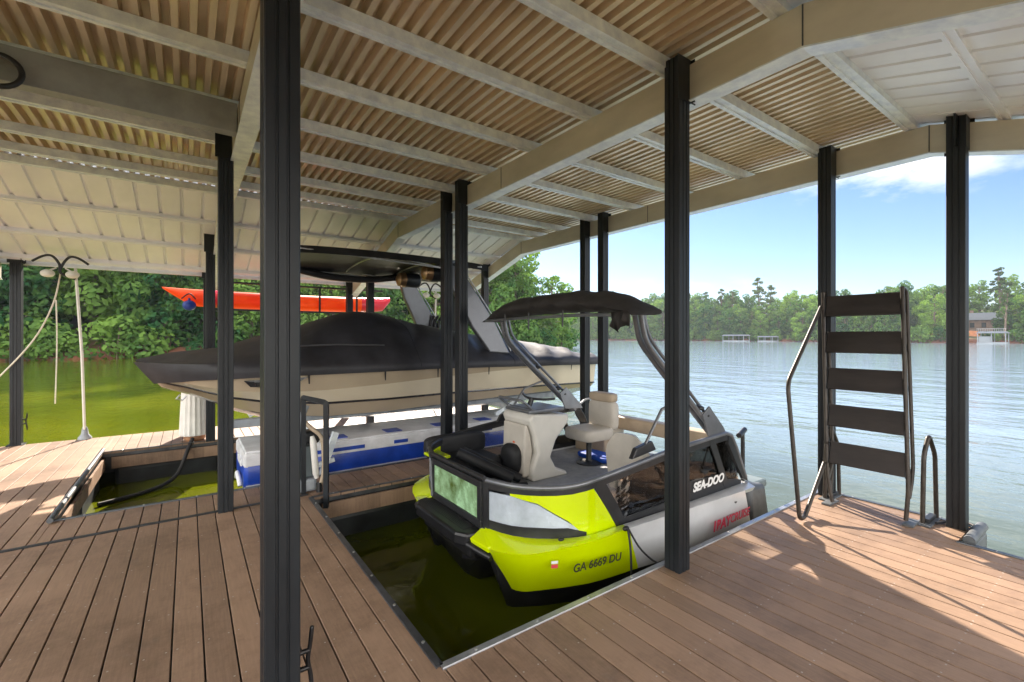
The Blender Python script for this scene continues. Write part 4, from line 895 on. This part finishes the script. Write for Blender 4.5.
# lettering
p1, n1 = rail_path.at(2.44)
text('SEA-DOO', .115, 'text_white', pb, (4.235,2.557,.245), (R(90), R(-1.5), 0), .25, bold=.005).scale = (1.08,1,1)
text('GA 6669 DU', .085, 'text_dark', pb, (2.60,2.498,-.06), (R(90), 0, R(-9)), .15, bold=.002)
text('1BAY', .135, 'text_red', pb, (4.22,2.417,-.12), (R(90), 0, 0), .2, bold=.004); text('CRUISE', .115, 'text_red', pb, (4.56,2.415,-.11), (R(90), 0, 0), .2, bold=.002)
for mt, z, h_ in (('sticker_red',-.028,.030),('sticker_white',.004,.022)):
    for sx_ in range(1):
        S_ = .56; p_, n_ = spon_path.at(S_); d_ = Vector((-n_.y, n_.x)); zz = lambda t: z+t*h_/2
        q = MB(); q.add([(*(p_+d_*u*.026+n_*(.012-.04*(.0-(zz(t)-.08)/.33))),zz(t)) for u, t in ((-1,-1),(1,-1),(1,1),(-1,1))], [(0,1,2,3)]); q.build('sticker', mt, pb)
# tower and folded canopy
for s in (1,-1):
    y = 2.66 if s > 0 else 2*PC-2.66
    pts = fillet([(4.50,y,.66),(3.56,y,1.46),(3.34,y,1.66),(3.28,y,1.90)], .18)
    q = MB()
    for dy, dz in ((-.035,0),(.035,0)): q.tube([p+Vector((0,dy,dz)) for p in pts], .026, 10)
    q.tube([p+Vector((.075,0,.055)) for p in pts], .017, 10)
    a = q.build('tower_arm', 'rail_grey', pb, smooth=50)
    for t in (.30,.42,.85):
        c = Vector(pts[0]).lerp(Vector(pts[1]), t); q = MB(); q.ball(c+Vector((.03,0,.03)), .06,.085,.03, 12, 8); q.build('arm_strap', 'rail_black', a, smooth=50)
    pl = [(4.28,.70),(4.62,.68),(4.56,.76),(4.30,1.0),(4.18,.92)]
    MB().prism(pl, 'y', y-.075, y-.055).build('arm_plate', 'rail_grey', a, bevel=.005)
    q = MB(); q.tube([(3.36,y,.70),(3.62,y,1.02),(4.0,y,1.12)], .014, 8); q.build('arm_stay', 'rail_grey', a, smooth=50)
    MB().prism([(3.18,.62),(3.52,.66),(3.46,.75),(3.24,.71)], 'y', y-.02, y+.03).build('stay_mount', 'rail_black', a, bevel=.01)
rr = []
for i in range(29):
    v = -1+2*i/28; y = PC+v*1.20; av = abs(v)
    T = .20*(1-av**4.5)+.045; zc = 1.905+.5*T+.04*(1-av**2); th = .5*T*(1+.04*math.sin(v*17)); hx = .26*(1-.25*av**2)
    x0 = 3.27+.02*math.sin(v*9)
    rr.append([(x0+hx*math.cos(a)*(1 if math.cos(a) > 0 else 1.15)+.012*math.sin(v*21+a*3), y, zc+th*math.sin(a)*(1 if math.sin(a) > 0 else .75)-.02*(1-math.cos(a))+.008*math.sin(v*25+a*2)) for a in [2*math.pi*k/16 for k in range(16)]])
cn = MB().loft(rr).build('folded_canopy', 'canvas', pb, smooth=60)
q = MB(); q.tube(bez([(3.05,2.60,1.87),(3.05,2.85,1.90),(3.05,3.3,1.91),(3.05,3.73,1.91),(3.05,4.2,1.91),(3.05,4.85,1.90)],5), .016, 8); q.build('canopy_bow', 'rail_grey', pb, smooth=50)
fp = []
for i in range(9):
    y = 2.52+.20*i/8; fp.append([(3.0+.02*math.sin(i*2), y, 1.92),(2.985+.025*math.sin(i*1.7+1), y, 1.85),(3.0+.03*math.sin(i*1.3), y, 1.77+.03*math.sin(i*.9))])
o = MB().loft(fp, cap=False, closed=False).build('hanging_flap', 'canvas', pb, smooth=60, recalc=False); q = o.modifiers.new('s','SOLIDIFY'); q.thickness = .006
q = MB()
for y, l in ((4.35,.14),(3.9,.12),(3.35,.10)): q.tube([(3.0,y,1.96),(3.0,y+.005,1.96-l-.06)], .009, 6)
q.build('tie_strap', 'rail_black', pb)

# ------------------------------------------------------------------ folding boarding ladder at the end of the finger
ld = thing('boarding_ladder', (5.3,1.6,0), 'dark folded up boarding ladder with five wide treads at the end of the dock', 'ladder')
def lx(z): return 5.30+.20*z/2.17
LY = {1: (2.02, 1.90), -1: (1.36, 1.26)}     # y at top and bottom of each side
for s in (1, -1):
    yt, yb = LY[s]
    ly = lambda z: yb+(yt-yb)*z/2.17
    q = MB(); q.tube(fillet([(lx(2.17),ly(2.17),2.17),(lx(.30),ly(.30),.30),(lx(0)+.02,ly(0)-.03*s,.03)],.08), .018, 10); q.build('rail', 'bronze_metal', ld, smooth=50)
    q = MB(); q.tube(fillet([(lx(2.17),ly(2.17),2.17),(lx(2.17)+.09,ly(2.17)-.01,2.14),(lx(.5)+.12,ly(.5)-.01,.5),(lx(.3)+.10,ly(.3),.36),(lx(.2)+.01,ly(.2),.24)],.09), .016, 10); q.build('rail', 'bronze_metal', ld, smooth=50)
for k in range(5):
    z = .42+k*.375; x = lx(z)
    y0, y1 = 1.26+.1*z/2.17+.018, 1.90+.12*z/2.17-.018
    h = .212
    q = MB(); q.loft([[(x-.012,y,z),(x+.012,y,z-.01),(x+.07,y,z+h-.01),(x+.045,y,z+h)] for y in (y0,y1)]); q.build('tread', 'tread_dark', ld, bevel=.004)
    for y, t in ((y0-.007,.006),(y1+.001,.006)):
        q = MB(); q.loft([[(x-.02,yy,z-.01),(x+.12,yy,z+.03),(x+.12,yy,z+.05),(x+.03,yy,z+h+.01)] for yy in (y,y+t)]); q.build('tread_bracket', 'dark_metal', ld)
q = MB(); q.tube(fillet([(lx(2.0),2.03,2.02),(4.50,1.94,1.28),(4.53,1.85,.04),(4.66,1.86,.03),(5.26,1.92,.42)],.10), .019, 10); q.build('handrail', 'bronze_metal', ld, smooth=50)
q = MB(); q.tube(fillet([(5.32,1.93,.62),(5.50,1.95,.55),(5.55,1.95,.30),(5.50,1.95,.04)],.1), .016, 10); q.build('hinge_link', 'bronze_metal', ld, smooth=50)
MB().box(5.24,5.46,1.22,1.30,.001,.02).build('hinge_plate', 'grey_dark', ld, bevel=.004); MB().box(5.24,5.46,1.86,1.94,.001,.02).build('hinge_plate', 'grey_dark', ld, bevel=.004)
for y, x0, x1, ht, lab in ((1.18,5.43,5.70,.78,'dark grab hoop beside the corner post, right of the boarding ladder'), (1.96,5.44,5.70,.72,'dark grab hoop behind the left foot of the boarding ladder')):
    t = thing('grab_hoop', ((x0+x1)/2,y,0), lab, 'grab rail', 'grab hoops beside the boarding ladder')
    q = MB(); q.tube(fillet([(x0,y+.02,.01),(x0,y+.01,ht-.15),(x0+.09,y,ht),(x0+.13,y,ht),(x1,y-.01,ht-.18),(x1,y-.02,.01)],.06), .019, 10); q.build('hoop', 'bronze_metal', t, smooth=50)
    MB().box(x0-.07,x1+.06,y-.05,y+.06,.001,.014).build('base_plate', 'grey_dark', t, bevel=.004)
    MB().box(x0+.02,x1-.02,y-.025,y+.025,.014,.05).build('foot_bar', 'dark_metal', t, bevel=.006)
t = thing('corner_bumper', (5.42,.88,-.1), 'grey padded bumper on the outer corner of the dock beside the post', 'dock bumper')
q = MB(); q.tube([(5.24,.865,.02),(5.74,.865,.02)], .04, 12); q.build('roller', 'grey_dark', t, smooth=50)
MB().box(5.26,5.72,.83,.90,-.30,-.01).build('backing', 'grey_dark', t, bevel=.02)
q = MB(); q.tube(bez([(5.50,1.12,.02),(5.62,1.08,.015),(5.72,1.00,.02),(5.66,.9,.03),(5.5,.92,.02)],5), .012, 8)
tag(q.build('dock_line', 'rubber', None, smooth=50, loc=(5.6,1.0,0)), 'black line wound at the foot of the corner post by the bumper', 'rope')

# ------------------------------------------------------------------ lift control stand on the middle finger
t = thing('lift_control', (1.1,5.3,0), 'grey lift control box with hoses in a black square frame on the middle finger', 'control box')
q = MB(); q.tube(fillet([(1.02,5.34,.0),(1.02,5.34,1.04),(1.20,5.10,1.0),(1.20,5.10,-.12)],.02), .024, 8, True); q.build('frame', 'post_paint', t)
bxm = MB().box(.86,1.12,5.36,5.56,.16,.50).build('control_box', 'box_grey', t, bevel=.015)
MB().box(.84,1.16,5.32,5.60,.01,.155).build('pedestal', 'weathered_grey', t, bevel=.03)
MB().box(.88,1.20,5.36,5.56,.52,.66).build('blower', 'dark_metal', t, bevel=.03)
q = MB(); q.tube([(1.145,5.28,.16),(1.135,5.28,.22),(1.11,5.29,.56),(1.10,5.30,.62)], [.022,.034,.034,.02], 14); q.build('canister', 'pipe_white', t, smooth=50)
q = MB(); q.tube(bez([(1.06,5.36,.92),(1.02,5.36,.82),(1.08,5.32,.72),(1.19,5.27,.60),(1.21,5.25,.38),(1.20,5.24,.18),(1.15,5.24,.05)],6), .022, 10); q.build('hose', 'tan_vinyl', t, smooth=50)
q = MB(); q.tube(bez([(1.02,5.4,.62),(1.0,5.36,.80),(1.06,5.36,.95)],6), .03, 10); q.build('upper_hose', 'weathered_grey', t, smooth=50)
q = MB(); q.tube([(1.16,5.24,.12),(1.16,5.23,.02)], .03, 10); q.build('valve', 'black_plastic', t, smooth=50)

# ------------------------------------------------------------------ lamp posts on the far finger
def lamp_post(x, y):
    t = thing('lamp_post', (x,y,0), 'thin white pole lamp with two curved arms at left corner of the far deck', 'lamp')
    q = MB(); q.tube([(x,y,0),(x-.01,y-.18,1.4),(x-.06,y-.37,2.80)], .019, 10); q.build('pole', 'pipe_white', t, smooth=50)
    q = MB(); q.lathe([(.09,0),(.09,.03),(.05,.08),(.04,.16),(.03,.2)], (x,y,.001), 16); q.build('base', 'weathered_grey', t, smooth=40)
    q = MB()
    for s in (-1, 1): q.tube(bez([(x-.06,y-.37,2.62),(x-.22,y-.40,2.70),(x-.22+s*.02,y-.40,2.84),(x-.22+s*.10,y-.40,2.96),(x-.22+s*.20,y-.40,2.95),(x-.22+s*.32,y-.40,2.86)],6), .018, 8)
    q.build('curved_arm', 'dark_metal', t, smooth=50)
    for s in (-1, 1):
        c = (x-.22+s*.14,y-.46,2.68); q = MB(); q.ball(c, .085,.08,.06, 16, 9); q.tube([(c[0],c[1]+.02,c[2]+.04),(x-.22+s*.05,y-.41,2.78)], .012, 8); b = q.build('lamp_head', 'pipe_white', t, smooth=60)
    return t
lp = lamp_post(-1.40, 10.30)
l2 = copy_tree(lp); l2.location = (4.90,10.30,0); l2['label'] = 'thin pole lamp glimpsed behind the tower of the covered boat'
lp['group'] = l2['group'] = 'pole lamps on the far finger'
q = MB(); q.tube(bez([(-1.62,9.90,2.74),(-1.75,10.1,2.2),(-2.02,10.25,1.6),(-2.5,10.2,.9),(-2.95,10.1,.45)],8), .011, 8); q.tube(bez([(-1.74,10.28,2.3),(-1.73,10.28,1.6),(-1.75,10.28,.62)],6), .009, 8)
tag(q.build('hanging_rope', 'rope', None, smooth=50, loc=(-1.7,10.28,2.7)), 'pale rope slung from the lamp post down past the left post', 'rope')
# kayak on a rack
rk = thing('kayak_rack', (2.0,10.62,2.2), 'black wall frame rack hung behind the far posts holding the red kayak', 'rack')
q = MB()
for x in (1.35,2.35,3.15): q.tube([(x,10.55,2.24),(x,10.55,2.78)], .018, 8, True)
q.tube([(.4,10.55,2.78),(3.75,10.55,2.78)], .018, 8, True); q.tube([(.4,10.55,2.24),(3.75,10.55,2.24)], .018, 8, True); q.build('frame', 'dark_metal', rk)
q = MB()
for x in (.5,3.0): q.tube([(x,10.42,2.24),(x,11.25,2.24),(x,11.3,2.36)], .018, 8, True)
q.build('arm', 'dark_metal', rk)
ky = thing('kayak', (1.9,10.9,2.28), 'long red and orange kayak lying on the rack behind the covered boat', 'kayak')
rr = []
for i in range(25):
    t_ = i/24; x = -.40+t_*4.45; e = math.sin(math.pi*min(1,max(0,t_*.94+.05)))**.6; lift_ = .10*abs(2*t_-1)**2.2
    hw = .34*e+.01; zb, zt = 2.27+lift_*.6+.30*max(0,1-(x+.4)/.5)**1.2+.22*max(0,(x-3.8)/.25)**2, 2.62+lift_*.3
    rr.append([(x,10.9+hw*math.cos(a),(zb+zt)/2+((zt-zb)/2)*math.copysign(abs(math.sin(a))**.7, math.sin(a))) for a in [2*math.pi*k/16 for k in range(16)]])
MB().loft(rr).build('hull', 'kayak_red', ky, smooth=60)
q = MB(); q.loft([[(x,y*1.02-.02*10.9,z) if False else (x,10.9+(y-10.9)*1.03,z+(z-2.43)*.03) for x,y,z in r_] for r_ in rr[4:7]]); q.build('pink_band', 'kayak_pink', ky, smooth=60)
q = MB(); q.loft([[(x,10.9+(y-10.9)*1.03,z+(z-2.43)*.03) for x,y,z in r_] for r_ in rr[20:25]]); q.build('pink_stern', 'kayak_pink', ky, smooth=60)
q = MB(); q.tube(bez([(-.1,10.56,2.42),(.02,10.54,2.52),(.12,10.56,2.42)],4), .012, 8); q.build('carry_handle', 'rubber', ky, smooth=50)
q = MB(); q.ball((.02,10.58,2.30), .11,.11,.10, 18, 12); q.lathe([(.02,.09),(.02,.14)], (.02,10.58,2.30), 8)
tag(q.build('fender_ball', 'buoy_blue', None, smooth=60, loc=(.02,10.58,2.3)), 'round blue fender hanging below the bow of the red kayak', 'fender')
# canister on the far finger and its hoses
cn_ = thing('pleated_canister', (.09,9.20,0), 'white pleated canister on a brown ring at the edge of the far finger', 'canister')
rr = []
for r_, z in ((.20,.09),(.205,.12),(.19,.5),(.175,.80),(.12,.86)):
    rr.append([(.09+r_*(1+.05*(k % 2))*math.cos(math.pi*k/18),9.2+r_*(1+.05*(k % 2))*math.sin(math.pi*k/18),z) for k in range(36)])
MB().loft(rr).build('body', 'pipe_white', cn_)
MB().lathe([(.13,.0),(.15,.02),(.15,.07),(.18,.088)], (.09,9.2,0), 20).build('ring_base', 'ring_brown', cn_, smooth=40)
for pts, lab, mt in (([(.06,9.02,.05),(.0,8.86,-.08),(-.15,8.55,-.40),(-.45,8.2,-.47),(-.95,7.9,-.47)], 'black hose curving from the white canister into the water of the far slip', 'rubber'),
                ([(.42,6.05,-.12),(.1,6.5,-.38),(-.25,6.6,-.46),(-.6,6.3,-.47),(-.72,6.0,-.49)], 'grey hose floating near the blue lift tank in the far slip', 'weathered_grey')):
    q = MB(); q.tube(bez(pts,8), .028, 10); tag(q.build('lift_hose', mt, None, smooth=50, loc=pts[0]), lab, 'hose', 'lift hoses in the far slip')
# ring fixture by the header beam
t = thing('ring_fixture', (-1.02,4.50,3.49), 'dark ring fixture at the left end of the header beam', 'fixture')
q = MB(); ring_pts = [(-1.04+.115*math.cos(a),4.48+.02*math.sin(a),3.49+.115*math.sin(a)) for a in [2*math.pi*k/28 for k in range(29)]]; q.tube(ring_pts, .018, 8); q.build('ring', 'dark_metal', t, smooth=50)
MB().lathe([(.10,-.004),(.10,.004)], (-1.04,4.48,3.49), 28, 'y').build('lens', 'clear_vinyl', t)
q = MB(); q.tube([(-1.04,4.5,3.60),(-1.04,4.56,3.62)], .015, 8); q.build('stem', 'dark_metal', t)


# ------------------------------------------------------------------ thin summer haze over the lake
hz = bpy.data.materials.new('haze'); hz.use_nodes = True; t = hz.node_tree; t.nodes.clear()
ho = t.nodes.new('ShaderNodeOutputMaterial'); hv = t.nodes.new('ShaderNodeVolumePrincipled')
hv.inputs['Color'].default_value = (.80,.88,1,1); hv.inputs['Density'].default_value = .00022; hv.inputs['Anisotropy'].default_value = .2
t.links.new(hv.outputs[0], ho.inputs['Volume']); MT['haze'] = hz
tag(MB().box(-305,605,-305,605,-8,62).build('haze', 'haze'), kind='stuff')
